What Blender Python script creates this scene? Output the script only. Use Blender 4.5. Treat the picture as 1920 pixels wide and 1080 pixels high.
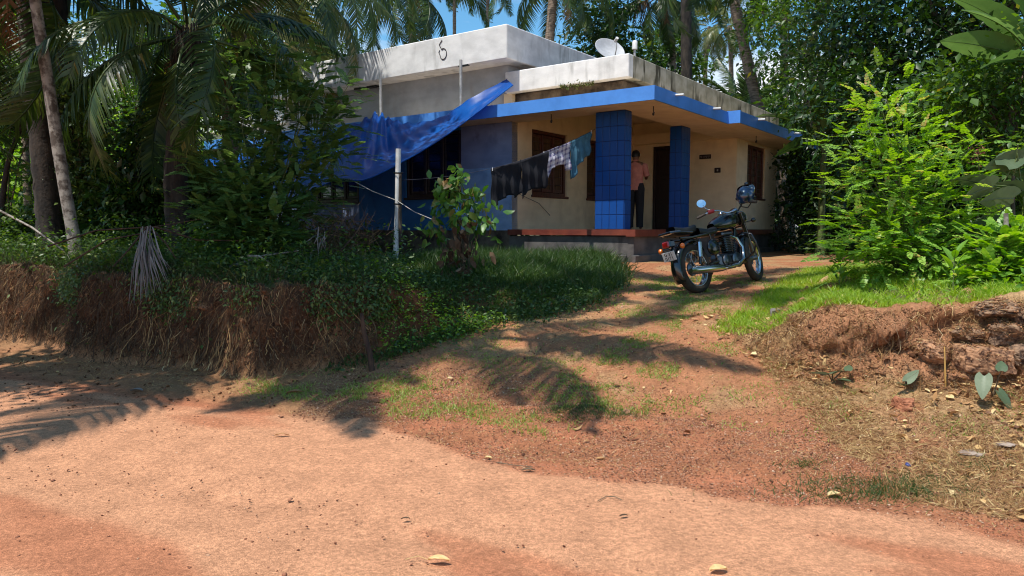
import bpy, math, random
import numpy as np
from mathutils import Vector, Matrix
from math import radians as RAD, sin, cos, pi

for o in list(bpy.data.objects):
    bpy.data.objects.remove(o)
R = random.Random(7)
rng = np.random.default_rng(11)
scn = bpy.context.scene
COL = scn.collection

# ------------------------------------------------------------------ camera
PITCH = 4.56
EYE = 1.6
cam = bpy.data.cameras.new('camera')
cam.sensor_width = 36
cam.lens = 36 * 1378 / 1920
cam.clip_start = 0.05
cam.clip_end = 1500
camo = bpy.data.objects.new('camera', cam)
camo.location = (0, 0, EYE)
camo.rotation_euler = (RAD(90 - PITCH), 0, 0)
COL.objects.link(camo)
scn.camera = camo

# ------------------------------------------------------------------ sun and sky
SUN_EL = 66
SUN_AZ = (-0.74, -0.67)            # horizontal direction towards the sun
sl = bpy.data.lights.new('sun', 'SUN')
sl.energy = 5.0
sl.angle = RAD(0.53)
sl.color = (1.0, 0.955, 0.88)
so = bpy.data.objects.new('sun', sl)
sd = Vector((SUN_AZ[0], SUN_AZ[1], 0)).normalized() * cos(RAD(SUN_EL)) + Vector((0, 0, sin(RAD(SUN_EL))))
so.rotation_euler = sd.to_track_quat('Z', 'Y').to_euler()
so.location = (-20, -20, 40)
COL.objects.link(so)

world = bpy.data.worlds.new('World')
scn.world = world
world.use_nodes = True
nt = world.node_tree
nt.nodes.clear()
wo = nt.nodes.new('ShaderNodeOutputWorld')
bg = nt.nodes.new('ShaderNodeBackground')
bg.inputs['Strength'].default_value = 0.09
sky = nt.nodes.new('ShaderNodeTexSky')
sky.sky_type = 'NISHITA'
sky.sun_disc = False
sky.sun_elevation = RAD(SUN_EL)
sky.sun_rotation = math.atan2(SUN_AZ[0], SUN_AZ[1])
sky.ozone_density = 3.2
sky.dust_density = 0.35
sky.air_density = 1.0
tc = nt.nodes.new('ShaderNodeTexCoord')
mp = nt.nodes.new('ShaderNodeMapping')
mp.inputs['Scale'].default_value = (1.0, 1.0, 3.2)
mp.inputs['Location'].default_value = (3.1, 0.4, 0.2)
cn = nt.nodes.new('ShaderNodeTexNoise')
cn.inputs['Scale'].default_value = 2.6
cn.inputs['Detail'].default_value = 7
cn.inputs['Roughness'].default_value = 0.58
cr = nt.nodes.new('ShaderNodeValToRGB')
cr.color_ramp.elements[0].position = 0.49
cr.color_ramp.elements[1].position = 0.70
sx = nt.nodes.new('ShaderNodeSeparateXYZ')
lo = nt.nodes.new('ShaderNodeMapRange')
lo.inputs['From Min'].default_value = 0.03
lo.inputs['From Max'].default_value = 0.34
lo.inputs['To Min'].default_value = 0.22
lo.inputs['To Max'].default_value = -0.06
ad = nt.nodes.new('ShaderNodeMath')
ad.operation = 'ADD'
mx = nt.nodes.new('ShaderNodeMix')
mx.data_type = 'RGBA'
mx.inputs['B'].default_value = (10.5, 10.8, 11.2, 1)
nt.links.new(tc.outputs['Generated'], mp.inputs['Vector'])
nt.links.new(tc.outputs['Generated'], sx.inputs[0])
nt.links.new(sx.outputs['Z'], lo.inputs['Value'])
nt.links.new(mp.outputs[0], cn.inputs['Vector'])
nt.links.new(cn.outputs['Fac'], ad.inputs[0])
nt.links.new(lo.outputs[0], ad.inputs[1])
nt.links.new(ad.outputs[0], cr.inputs['Fac'])
nt.links.new(cr.outputs['Color'], mx.inputs['Factor'])
sg = nt.nodes.new('ShaderNodeVectorMath')
sg.operation = 'MULTIPLY'
sg.inputs[1].default_value = (1.05, 1.70, 1.80)
nt.links.new(sky.outputs[0], sg.inputs[0])
nt.links.new(sg.outputs[0], mx.inputs['A'])
nt.links.new(mx.outputs['Result'], bg.inputs['Color'])
nt.links.new(bg.outputs[0], wo.inputs[0])

scn.view_settings.view_transform = 'Standard'
scn.view_settings.look = 'None'
scn.view_settings.gamma = 1
scn.view_settings.use_curve_mapping = False
scn.view_settings.exposure = 0.17
scn.cycles.max_bounces = 8
scn.cycles.diffuse_bounces = 4
scn.cycles.transmission_bounces = 4
scn.cycles.transparent_max_bounces = 6
scn.cycles.caustics_reflective = False
scn.cycles.caustics_refractive = False
scn.cycles.use_denoising = True
scn.cycles.filter_width = 1.1

# ------------------------------------------------------------------ helpers
F = 1378.0
ct, st_ = cos(RAD(PITCH)), sin(RAD(PITCH))


def at(px, py, Y):
    """point of the place that lies Y metres in front of the camera along the photo ray (used to measure the plan)"""
    a, b = (px - 960) / F, -(py - 540) / F
    d = Vector((a, ct + b * st_, -st_ + b * ct))
    return Vector((0, 0, EYE)) + d * (Y / d.y)


def tx(px, Y):
    return at(px, 430, Y).x


def wm(o):
    m = o.matrix_basis.copy()
    while o.parent:
        o = o.parent
        m = o.matrix_basis @ m
    return m


def tag(o, label=None, cat=None, group=None, kind=None):
    if label: o['label'] = label
    if cat: o['category'] = cat
    if group: o['group'] = group
    if kind: o['kind'] = kind
    return o


def thing(name, label, cat, loc=(0, 0, 0), rz=0, group=None):
    o = bpy.data.objects.new(name, None)
    COL.objects.link(o)
    o.empty_display_size = 0.1
    o.matrix_basis = Matrix.Translation(Vector(loc)) @ Matrix.Rotation(rz, 4, 'Z')
    return tag(o, label, cat, group)


def link(name, me, parent=None, mtx=None):
    o = bpy.data.objects.new(name, me)
    COL.objects.link(o)
    if parent: o.parent = parent
    if mtx is not None: o.matrix_basis = mtx
    return o


class MB:
    def __init__(s):
        s.v, s.f, s.m, s.sm = [], [], [], []

    def add(s, vs, fs, mi=0, smooth=False):
        n = len(s.v)
        s.v += [tuple(v) for v in vs]
        for f in fs:
            s.f.append(tuple(i + n for i in f))
            s.m.append(mi)
            s.sm.append(smooth)
        return s

    def box(s, a, b, mi=0, M=None):
        x0, y0, z0 = a
        x1, y1, z1 = b
        vs = [Vector(p) for p in [(x0, y0, z0), (x1, y0, z0), (x1, y1, z0), (x0, y1, z0), (x0, y0, z1), (x1, y0, z1), (x1, y1, z1), (x0, y1, z1)]]
        if M: vs = [M @ v for v in vs]
        return s.add(vs, [(3, 2, 1, 0), (4, 5, 6, 7), (0, 1, 5, 4), (1, 2, 6, 5), (2, 3, 7, 6), (3, 0, 4, 7)], mi)

    def bbox(s, a, b, r=0.01, mi=0, M=None):
        """box with chamfered edges"""
        cx = [(a[i] + b[i]) / 2 for i in range(3)]
        h = [abs(b[i] - a[i]) / 2 for i in range(3)]
        r = min(r, min(h) * 0.9)
        vs, idx = [], {}
        for sx_ in (-1, 1):
            for sy in (-1, 1):
                for sz in (-1, 1):
                    for ax in range(3):
                        sg = (sx_, sy, sz)
                        p = [cx[i] + sg[i] * (h[i] - (0 if i == ax else r)) for i in range(3)]
                        idx[(sx_, sy, sz, ax)] = len(vs)
                        vs.append(Vector(p))
        fs = []
        for ax in range(3):
            o1, o2 = [(1, 2), (2, 0), (0, 1)][ax]
            for sg in (-1, 1):
                q = []
                for s1, s2 in ((-1, -1), (1, -1), (1, 1), (-1, 1)):
                    k = [0, 0, 0]
                    k[ax], k[o1], k[o2] = sg, s1, s2
                    q.append(idx[(k[0], k[1], k[2], ax)])
                fs.append(tuple(q if sg > 0 else q[::-1]))
            for s1 in (-1, 1):
                for s2 in (-1, 1):
                    q = []
                    for (sg, which) in ((-1, o1), (1, o1), (1, o2), (-1, o2)):
                        k = [0, 0, 0]
                        k[ax], k[o1], k[o2] = sg, s1, s2
                        q.append(idx[(k[0], k[1], k[2], which)])
                    fs.append(tuple(q if s1 * s2 < 0 else q[::-1]))
        for sx_ in (-1, 1):
            for sy in (-1, 1):
                for sz in (-1, 1):
                    q = [idx[(sx_, sy, sz, i)] for i in range(3)]
                    fs.append(tuple(q if sx_ * sy * sz > 0 else q[::-1]))
        if M: vs = [M @ v for v in vs]
        return s.add(vs, fs, mi)

    def tube(s, pts, rad, n=8, mi=0, cap=True, M=None, flat=1.0):
        pts = [Vector(p) for p in pts]
        k = len(pts)
        if not hasattr(rad, '__len__'): rad = [rad] * k
        t0 = (pts[1] - pts[0]).normalized()
        up = Vector((0, 0, 1)) if abs(t0.z) < 0.9 else Vector((1, 0, 0))
        sd_ = t0.cross(up).normalized()
        vs = []
        for i in range(k):
            t = (pts[min(i + 1, k - 1)] - pts[max(i - 1, 0)]).normalized()
            sd_ = (sd_ - t * sd_.dot(t)).normalized()
            u2 = sd_.cross(t)
            for j in range(n):
                a = 2 * pi * j / n
                vs.append(pts[i] + (sd_ * cos(a) + u2 * sin(a) * flat) * rad[i])
        fs = [(i * n + j, i * n + (j + 1) % n, (i + 1) * n + (j + 1) % n, (i + 1) * n + j) for i in range(k - 1) for j in range(n)]
        if M: vs = [M @ v for v in vs]
        s.add(vs, fs, mi, True)
        if cap:
            s.add([vs[j] for j in range(n)], [tuple(range(n))[::-1]], mi)
            s.add([vs[(k - 1) * n + j] for j in range(n)], [tuple(range(n))], mi)
        return s

    def lathe(s, prof, n=20, M=None, mi=0, a0=0, a1=2 * pi):
        """profile of (r, z) turned round z"""
        full = abs(a1 - a0 - 2 * pi) < 1e-6
        m = n if full else n + 1
        vs = []
        for r, z in prof:
            for j in range(m):
                a = a0 + (a1 - a0) * j / n
                vs.append(Vector((r * cos(a), r * sin(a), z)))
        fs = []
        for i in range(len(prof) - 1):
            for j in range(n):
                j2 = (j + 1) % m
                fs.append((i * m + j, i * m + j2, (i + 1) * m + j2, (i + 1) * m + j))
        if M: vs = [M @ v for v in vs]
        return s.add(vs, fs, mi, True)

    def prism(s, pts, z0, z1, mi=0, mi_side=None, M=None):
        n = len(pts)
        vs = [Vector((p[0], p[1], z0)) for p in pts] + [Vector((p[0], p[1], z1)) for p in pts]
        if M: vs = [M @ v for v in vs]
        s.add(vs, [tuple(range(n))[::-1], tuple(range(n, 2 * n))], mi)
        s.add(vs, [(i, (i + 1) % n, n + (i + 1) % n, n + i) for i in range(n)], mi if mi_side is None else mi_side)
        return s

    def ellipsoid(s, c, r, n=14, m=9, M=None, mi=0):
        prof = [(cos(-pi / 2 + pi * i / m), sin(-pi / 2 + pi * i / m)) for i in range(m + 1)]
        T = Matrix.Translation(Vector(c)) @ Matrix.Diagonal((r[0], r[1], r[2], 1))
        return s.lathe([(max(a, 1e-4), b) for a, b in prof], n, (M @ T) if M else T, mi)

    def grid(s, P, mi=0, smooth=True):
        """P[i][j] points"""
        a, b = len(P), len(P[0])
        vs = [p for row in P for p in row]
        return s.add(vs, [(i * b + j, (i + 1) * b + j, (i + 1) * b + j + 1, i * b + j + 1) for i in range(a - 1) for j in range(b - 1)], mi, smooth)

    def mesh(s, name, mats, inv=None):
        me = bpy.data.meshes.new(name)
        vs = s.v if inv is None else [inv @ Vector(v) for v in s.v]
        me.from_pydata([tuple(v) for v in vs], [], s.f)
        for m in (mats if isinstance(mats, (list, tuple)) else [mats]):
            me.materials.append(m)
        me.polygons.foreach_set('material_index', s.m)
        me.polygons.foreach_set('use_smooth', s.sm)
        me.update()
        return me

    def build(s, name, mats, parent=None, world=False, mtx=None, **kw):
        inv = wm(parent).inverted() if (world and parent) else None
        o = link(name, s.mesh(name, mats, inv), parent, mtx)
        return tag(o, **kw)


# --- fast meshes from arrays
def npmesh(name, V, faces, mats, rnd=None, smooth=False, col=None):
    """faces: list of integer arrays (n, k), all of one index space"""
    me = bpy.data.meshes.new(name)
    me.vertices.add(len(V))
    me.vertices.foreach_set('co', np.asarray(V, np.float32).ravel())
    flat = np.concatenate([f.ravel() for f in faces]).astype(np.int32)
    sizes = np.concatenate([np.full(len(f), f.shape[1]) for f in faces])
    starts = np.concatenate([[0], np.cumsum(sizes)[:-1]]).astype(np.int32)
    me.loops.add(len(flat))
    me.loops.foreach_set('vertex_index', flat)
    me.polygons.add(len(sizes))
    me.polygons.foreach_set('loop_start', starts)
    for m in (mats if isinstance(mats, (list, tuple)) else [mats]):
        me.materials.append(m)
    if smooth:
        me.polygons.foreach_set('use_smooth', np.ones(len(sizes), bool))
    me.update(calc_edges=True)
    if rnd is not None:
        at_ = me.attributes.new('rnd', 'FLOAT', 'FACE')
        at_.data.foreach_set('value', np.asarray(rnd, np.float32))
    if col is not None:
        ca = me.attributes.new('soil', 'FLOAT_COLOR', 'POINT')
        ca.data.foreach_set('color', np.asarray(col, np.float32).ravel())
    return me


def scatter(tv, tf, M, T):
    """copies of template (tv (k,3), tf list of (f,n)) by matrices M (N,3,3) and offsets T (N,3) -> V, faces, owner of each face"""
    N, k = len(T), len(tv)
    V = (np.einsum('nij,kj->nki', M, tv) + T[:, None, :]).reshape(-1, 3)
    off = (np.arange(N) * k)
    faces = [(f[None] + off[:, None, None]).reshape(-1, f.shape[1]) for f in tf]
    owner = np.concatenate([np.repeat(np.arange(N), len(f)) for f in tf])
    return V, faces, owner


def norm(a):
    return a / np.maximum(np.linalg.norm(a, axis=-1, keepdims=True), 1e-9)


def frames(axis, up, size):
    """matrices whose columns are leaf axis, side, normal, times size"""
    a = norm(axis)
    s = norm(np.cross(up, a))
    n = np.cross(a, s)
    M = np.stack([a, s, n], -1)
    size = np.asarray(size)
    if size.ndim == 1: return M * size[:, None, None]
    return M * size[:, None, :]


def rdir(n, zb=0.0, zs=1.0):
    v = rng.normal(size=(n, 3))
    v[:, 2] = v[:, 2] * zs + zb
    return norm(v)


LEAF2 = (np.array([[0, 0, 0], [.42, -.26, .03], [1, 0, -.10], [.42, .26, .03]]), [np.array([[0, 1, 2], [0, 2, 3]])])
LEAF4 = (np.array([[0, 0, 0], [.36, -.27, .06], [.36, 0, .0], [.36, .27, .06], [.74, -.19, .01], [.74, 0, -.05], [.74, .19, .01], [1, 0, -.16]]),
         [np.array([[0, 1, 2], [0, 2, 3], [4, 7, 5], [5, 7, 6]]), np.array([[1, 4, 5, 2], [2, 5, 6, 3]])])

# --- value noise
_T = np.random.default_rng(5).random((256, 256))


def vn(x, y, s=0):
    x = np.asarray(x, float) + s * 17.3
    y = np.asarray(y, float) + s * 9.1
    xi, yi = np.floor(x).astype(int), np.floor(y).astype(int)
    fx, fy = x - xi, y - yi
    fx, fy = fx * fx * (3 - 2 * fx), fy * fy * (3 - 2 * fy)
    g = lambda a, b: _T[a & 255, b & 255]
    return (g(xi, yi) * (1 - fx) + g(xi + 1, yi) * fx) * (1 - fy) + (g(xi, yi + 1) * (1 - fx) + g(xi + 1, yi + 1) * fx) * fy


def fbm(x, y, s=0, o=4):
    r, a, t = 0, 1.0, 0
    for k in range(o):
        r = r + a * vn(x * 2 ** k, y * 2 ** k, s + k)
        t += a
        a *= 0.5
    return r / t


# ------------------------------------------------------------------ materials
MATS = {}


def newmat(name):
    m = bpy.data.materials.new(name)
    m.use_nodes = True
    MATS[name] = m
    return m, m.node_tree, m.node_tree.nodes['Principled BSDF']


def mat(name, c, rough=0.6, metal=0, var=0.12, scale=6, bump=0.0, bscale=60, c2=None, lo=0.4, hi=0.65, stretch=(1, 1, 1), spec=0.5, trans=0, coat=0, detail=5):
    m, t, b = newmat(name)
    tcn = t.nodes.new('ShaderNodeTexCoord')
    mpn = t.nodes.new('ShaderNodeMapping')
    mpn.inputs['Scale'].default_value = stretch
    nz = t.nodes.new('ShaderNodeTexNoise')
    nz.inputs['Scale'].default_value = scale
    nz.inputs['Detail'].default_value = detail
    nz.inputs['Roughness'].default_value = 0.6
    rp = t.nodes.new('ShaderNodeValToRGB')
    rp.color_ramp.elements[0].position = lo
    rp.color_ramp.elements[1].position = hi
    c2 = c2 or tuple(x * (1 - var * 2) for x in c)
    rp.color_ramp.elements[0].color = (*c2, 1)
    rp.color_ramp.elements[1].color = (*c, 1)
    t.links.new(tcn.outputs['Object'], mpn.inputs[0])
    t.links.new(mpn.outputs[0], nz.inputs['Vector'])
    t.links.new(nz.outputs['Fac'], rp.inputs['Fac'])
    t.links.new(rp.outputs[0], b.inputs['Base Color'])
    b.inputs['Roughness'].default_value = rough
    b.inputs['Metallic'].default_value = metal
    b.inputs['Specular IOR Level'].default_value = spec
    b.inputs['Coat Weight'].default_value = coat
    if bump:
        n2 = t.nodes.new('ShaderNodeTexNoise')
        n2.inputs['Scale'].default_value = bscale
        n2.inputs['Detail'].default_value = 4
        bp = t.nodes.new('ShaderNodeBump')
        bp.inputs['Strength'].default_value = bump
        bp.inputs['Distance'].default_value = 0.01
        t.links.new(tcn.outputs['Object'], n2.inputs['Vector'])
        t.links.new(n2.outputs['Fac'], bp.inputs['Height'])
        t.links.new(bp.outputs[0], b.inputs['Normal'])
    return m


def stained(name, c, stain, zs, amount=0.5, rough=0.85, scale=3.0, c2=None, s0=.52, s1=.66, p0=.45):
    """painted or bare plaster: cloudy tone, vertical run-off stains, fine grain"""
    m, t, b = newmat(name)
    N = t.nodes.new
    L = t.links.new
    tcn = N('ShaderNodeTexCoord')

    def noise(sc, st, det=5):
        mpn = N('ShaderNodeMapping')
        mpn.inputs['Scale'].default_value = st
        nz = N('ShaderNodeTexNoise')
        nz.inputs['Scale'].default_value = sc
        nz.inputs['Detail'].default_value = det
        L(tcn.outputs['Object'], mpn.inputs[0])
        L(mpn.outputs[0], nz.inputs['Vector'])
        return nz.outputs['Fac']

    def ramp(src, a, b_, ca, cb):
        rp = N('ShaderNodeValToRGB')
        rp.color_ramp.elements[0].position = a
        rp.color_ramp.elements[1].position = b_
        rp.color_ramp.elements[0].color = (*ca, 1)
        rp.color_ramp.elements[1].color = (*cb, 1)
        L(src, rp.inputs['Fac'])
        return rp.outputs[0]
    c2 = c2 or tuple(x * 0.8 for x in c)
    base = ramp(noise(scale, (1, 1, 1.6), 8), 0.35, 0.65, c2, c)
    streak = ramp(noise(4.5, (1, 1, zs), 6), s0, s1, (0, 0, 0), (amount, amount, amount))
    patch = ramp(noise(1.1, (1, 1, 1), 3), p0, p0 + .15, (0, 0, 0), (1, 1, 1))
    mul = N('ShaderNodeMath')
    mul.operation = 'MULTIPLY'
    L(streak, mul.inputs[0])
    L(patch, mul.inputs[1])
    mxn = N('ShaderNodeMix')
    mxn.data_type = 'RGBA'
    L(mul.outputs[0], mxn.inputs['Factor'])
    L(base, mxn.inputs['A'])
    mxn.inputs['B'].default_value = (*stain, 1)
    L(mxn.outputs['Result'], b.inputs['Base Color'])
    b.inputs['Roughness'].default_value = rough
    bp = N('ShaderNodeBump')
    bp.inputs['Strength'].default_value = 0.25
    bp.inputs['Distance'].default_value = 0.01
    L(noise(45, (1, 1, 1), 4), bp.inputs['Height'])
    L(bp.outputs[0], b.inputs['Normal'])
    return m


def leafmat(name, cols, rough=0.42, trans=0.35, spec=0.5):
    """leaf colours picked leaf by leaf, light coming through"""
    m, t, b = newmat(name)
    N = t.nodes.new
    L = t.links.new
    an = N('ShaderNodeAttribute')
    an.attribute_name = 'rnd'
    rp = N('ShaderNodeValToRGB')
    e = rp.color_ramp.elements
    while len(e) < len(cols): e.new(0.5)
    for i, (p, c) in enumerate(cols):
        e[i].position = p
        e[i].color = (*c, 1)
    L(an.outputs['Fac'], rp.inputs['Fac'])
    L(rp.outputs[0], b.inputs['Base Color'])
    b.inputs['Roughness'].default_value = rough
    b.inputs['Specular IOR Level'].default_value = spec
    tr = N('ShaderNodeBsdfTranslucent')
    hs = N('ShaderNodeHueSaturation')
    hs.inputs['Hue'].default_value = 0.485
    hs.inputs['Saturation'].default_value = 1.15
    hs.inputs['Value'].default_value = 1.7
    L(rp.outputs[0], hs.inputs['Color'])
    L(hs.outputs[0], tr.inputs['Color'])
    ms = N('ShaderNodeMixShader')
    ms.inputs[0].default_value = trans
    L(b.outputs[0], ms.inputs[1])
    L(tr.outputs[0], ms.inputs[2])
    L(ms.outputs[0], t.nodes['Material Output'].inputs[0])
    return m


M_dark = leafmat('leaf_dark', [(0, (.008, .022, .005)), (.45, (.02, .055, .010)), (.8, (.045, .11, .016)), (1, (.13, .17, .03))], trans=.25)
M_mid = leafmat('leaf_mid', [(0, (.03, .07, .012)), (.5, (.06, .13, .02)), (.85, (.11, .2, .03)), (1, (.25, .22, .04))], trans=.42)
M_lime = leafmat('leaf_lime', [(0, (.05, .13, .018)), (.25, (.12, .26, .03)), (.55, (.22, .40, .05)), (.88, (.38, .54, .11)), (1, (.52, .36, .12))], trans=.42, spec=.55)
M_weed = leafmat('leaf_weed', [(0, (.03, .07, .02)), (.55, (.075, .135, .03)), (1, (.22, .29, .07))], trans=.35)
M_feather = leafmat('leaf_feather', [(0, (.04, .09, .025)), (.6, (.10, .19, .05)), (1, (.22, .32, .09))], trans=.4)
M_verge = leafmat('grass_verge', [(0, (.12, .20, .03)), (.5, (.24, .34, .06)), (.75, (.34, .38, .10)), (1, (.55, .42, .20))], rough=.6, trans=.35)
M_palm = leafmat('leaf_palm', [(0, (.02, .045, .012)), (.6, (.05, .09, .018)), (.9, (.10, .14, .03)), (1, (.2, .17, .05))], rough=.36, trans=.28)
M_palmy = leafmat('leaf_palm_yellow', [(0, (.06, .09, .02)), (.6, (.13, .15, .04)), (1, (.27, .22, .08))], rough=.4, trans=.3)
M_dead = leafmat('leaf_dead_palm', [(0, (.11, .06, .03)), (.6, (.22, .12, .06)), (1, (.34, .22, .13))], rough=.8, trans=.1)
M_greydead = leafmat('leaf_grey_dead', [(0, (.10, .08, .07)), (1, (.27, .235, .21))], rough=.85, trans=.05)
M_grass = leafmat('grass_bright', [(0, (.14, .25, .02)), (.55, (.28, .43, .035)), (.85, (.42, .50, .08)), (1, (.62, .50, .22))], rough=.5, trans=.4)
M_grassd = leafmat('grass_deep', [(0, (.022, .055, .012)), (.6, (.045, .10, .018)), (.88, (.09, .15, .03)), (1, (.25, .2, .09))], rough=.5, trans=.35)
M_straw = leafmat('grass_dry', [(0, (.17, .075, .03)), (.45, (.36, .20, .08)), (.8, (.56, .40, .17)), (1, (.72, .58, .32))], rough=.85, trans=.1)
M_root = leafmat('dry_root', [(0, (.03, .016, .009)), (.6, (.085, .048, .024)), (1, (.20, .14, .08))], rough=.9, trans=.03)
M_litter = leafmat('leaf_litter', [(0, (.13, .055, .025)), (.35, (.36, .17, .07)), (.7, (.60, .38, .15)), (1, (.72, .56, .28))], rough=.7, trans=.1)
M_banana = leafmat('leaf_banana', [(0, (.05, .11, .03)), (.6, (.11, .20, .06)), (1, (.24, .33, .13))], rough=.3, trans=.4, spec=.6)
M_teak = leafmat('leaf_broad_grey', [(0, (.05, .085, .035)), (.5, (.10, .14, .07)), (1, (.20, .24, .15))], rough=.5, trans=.12, spec=.4)
M_redleaf = leafmat('leaf_red_brown', [(0, (.04, .13, .02)), (.6, (.09, .20, .035)), (.8, (.16, .12, .04)), (1, (.26, .14, .05))], trans=.3)

M_bark = mat('bark_brown', (.14, .10, .07), .9, scale=9, c2=(.04, .03, .022), bump=1, bscale=22, stretch=(1, 1, .35))
M_barkd = mat('bark_dark', (.06, .045, .034), .95, scale=9, c2=(.018, .014, .011), bump=1, bscale=22, stretch=(1, 1, .35))
M_barkl = mat('bark_light', (.30, .27, .23), .85, scale=9, c2=(.085, .065, .05), bump=.6, bscale=30, lo=.42, hi=.56)
M_palmtrunk = mat('bark_palm', (.30, .22, .16), .9, scale=5, c2=(.10, .07, .05), bump=.8, bscale=30, stretch=(1, 1, 6), lo=.38, hi=.6)
M_twig = mat('twig', (.17, .13, .08), .85, scale=20)
M_twiggreen = mat('twig_green', (.13, .17, .05), .7, scale=20)

# ------------------------------------------------------------------ terrain
HANG = RAD(-36)
P0 = Vector((2.05, 13.5, EYE))
HM = Matrix.Translation(P0) @ Matrix.Rotation(HANG, 4, 'Z')
HI = HM.inverted()


def sstep(t):
    t = np.clip(t, 0, 1)
    return t * t * (3 - 2 * t)


def dline(X, Y):
    return (X - 2.7) * .443 + (Y - 3.9) * .896


def left_mask(X, Y):
    g = .40 * (vn(X * .9, X * 0 + 3, 1) - .5) + .28 * (vn(X * 3.1, X * 0 + 8, 2) - .5) + .10 * (vn(X * 8, X * 0 + 2, 3) - .5)
    Yb = np.interp(X, [-40, -12, -7, -5, -3.7, -2.5, -1.6, -1.0, 0], [30, 13.5, 9.75, 8.55, 7.85, 7.6, 7.65, 7.9, 8.8]) + g
    Xe = np.interp(Y, [6, 7.4, 8, 8.5, 9.2, 10, 11, 13, 40], [-1.6, -1.15, -.75, .15, .95, 1.35, 1.6, 1.75, 1.9])
    wid = np.interp(Y, [7.4, 8.2, 9.5, 12], [.35, .9, 1.3, 1.4])
    ramp = np.interp(X, [-1.9, -.9, 0], [.34, 1.0, 1.5])
    return sstep((Y - Yb) / ramp) * sstep((Xe - X) / wid), Yb, Xe


def right_mask(X, Y):
    g = .25 * (vn(X * 1.7, X * 0 + 5, 4) - .5) + .1 * (vn(X * 5, X * 0 + 1, 5) - .5)
    Yb = np.interp(X, [1.5, 2.0, 2.5, 3.1, 3.6, 4.2, 6, 12, 40], [8.5, 6.9, 6.25, 5.75, 5.4, 5.15, 4.6, 2.5, -8]) + g
    Xr = np.interp(Y, [3, 6, 7.2, 9, 11, 14, 30], [1.7, 1.8, 2.05, 3.3, 4.5, 6.2, 9])
    a = np.clip((Y - Yb) / 1.05, 0, 1)
    a = .28 * sstep(a / .5) * 1.0 + .72 * sstep((a - .36) / .30)
    return a * sstep((X - Xr) / 1.1), Yb, Xr


def H(X, Y):
    X = np.asarray(X, float)
    Y = np.asarray(Y, float)
    d = dline(X, Y)
    dr = np.interp(d, [-50, -3, 0, 1, 2, 2.7, 4.8, 7.8, 10, 300], [0, 0, 0.01, .12, .32, .47, .78, .98, 1.0, 1.4])
    dr = dr + .05 * (fbm(X * .7, Y * .7, 3) - .5) * np.clip(d, 0, 1)
    dr = dr - .05 * sstep(1 - abs(d - 1.15) / .35) * sstep((X + .9) / .5) * sstep((2.2 - X) / .5) * sstep(vn(X * 2, Y * 2, 9) * 1.6)
    ml, _, _ = left_mask(X, Y)
    mr, _, _ = right_mask(X, Y)
    topl = np.interp(X, [-8, -4, -1.5, 0], [1.12, 1.04, .95, .93]) + .30 * (fbm(X * 2.2, Y * 1.4, 6) - .5) * np.clip(1.6 - (Y - 8) * .4, .3, 1) + .02 * np.clip(Y - 9, 0, 3)
    topr = np.interp(X, [2.0, 2.8, 3.6, 4.4, 6], [.74, .86, .93, 1.03, 1.0]) + .22 * (fbm(X * 1.9, Y * 1.9, 7) - .5)
    z = dr * (1 - ml) + topl * ml
    z = z * (1 - mr) + np.maximum(topr, dr) * mr
    # level ground round the house
    hx = (X - P0.x) * cos(HANG) + (Y - P0.y) * sin(HANG)
    hy = -(X - P0.x) * sin(HANG) + (Y - P0.y) * cos(HANG)
    m = sstep((hy + 1.1) / .8) * sstep((2.4 - hx) / 1.0) * (hx > -18)
    z = z * (1 - m) + 1.0 * m
    return z


def Hf(x, y):
    return float(H(np.array([x]), np.array([y]))[0])


def axis(fine0, fine1, step, lo_, hi_, gr=1.22):
    a = list(np.arange(fine0, fine1 + 1e-6, step))
    s, x = step, a[-1]
    while x < hi_:
        s *= gr
        x += s
        a.append(x)
    s, x = step, a[0]
    b = []
    while x > lo_:
        s *= gr
        x -= s
        b.append(x)
    return np.array(b[::-1] + a)


gx = axis(-7.6, 6.2, .036, -260, 260, 1.12)
gy = axis(2.4, 11.2, .036, -160, 320, 1.10)
GX, GY = np.meshgrid(gx, gy)
Z = H(GX, GY)
d_ = dline(GX, GY)
ml, YbL, XeL = left_mask(GX, GY)
mr, YbR, XrR = right_mask(GX, GY)
rough = .006 + .016 * sstep((d_ + .3) / .5) + .05 * sstep(mr * 3)
Z0 = Z.copy()
near = ((GX > -8) & (GX < 6.5) & (GY > 2) & (GY < 12))
Z = Z + near * (rough * (fbm(GX * 9, GY * 9, 11, 3) - .5) * 2)
# wheel ruts and small waves on the road
Z = Z - .02 * sstep(1 - abs(d_ + 1.6) / .35) * (d_ < 0) - .02 * sstep(1 - abs(d_ + 3.0) / .4)
steepL = 4 * ml * (1 - ml)
steepR = 4 * mr * (1 - mr)
n1 = fbm(GX * 2.4, Z0 * 4 + GY * .6, 21, 5) - .5
n2 = fbm(GX * 6 + 40, Z0 * 9 + GY, 22, 4) - .5
GYd = GY + near * (steepL * (n1 * .34 + n2 * .16) + steepR * (n1 * .5 + n2 * .42))
GXd = GX + near * (steepR * n2 * .25 + steepL * (fbm(GX * 5, Z0 * 8, 23, 3) - .5) * .12)
Z = Z + near * (steepR * (fbm(GX * 7, GY * 7, 24, 4) - .5) * .30 + steepL * (fbm(GX * 7, Z0 * 12, 25, 3) - .5) * .05)


# soil colours
def mixc(a, b, t):
    return a + (b - a) * t[..., None]


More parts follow.
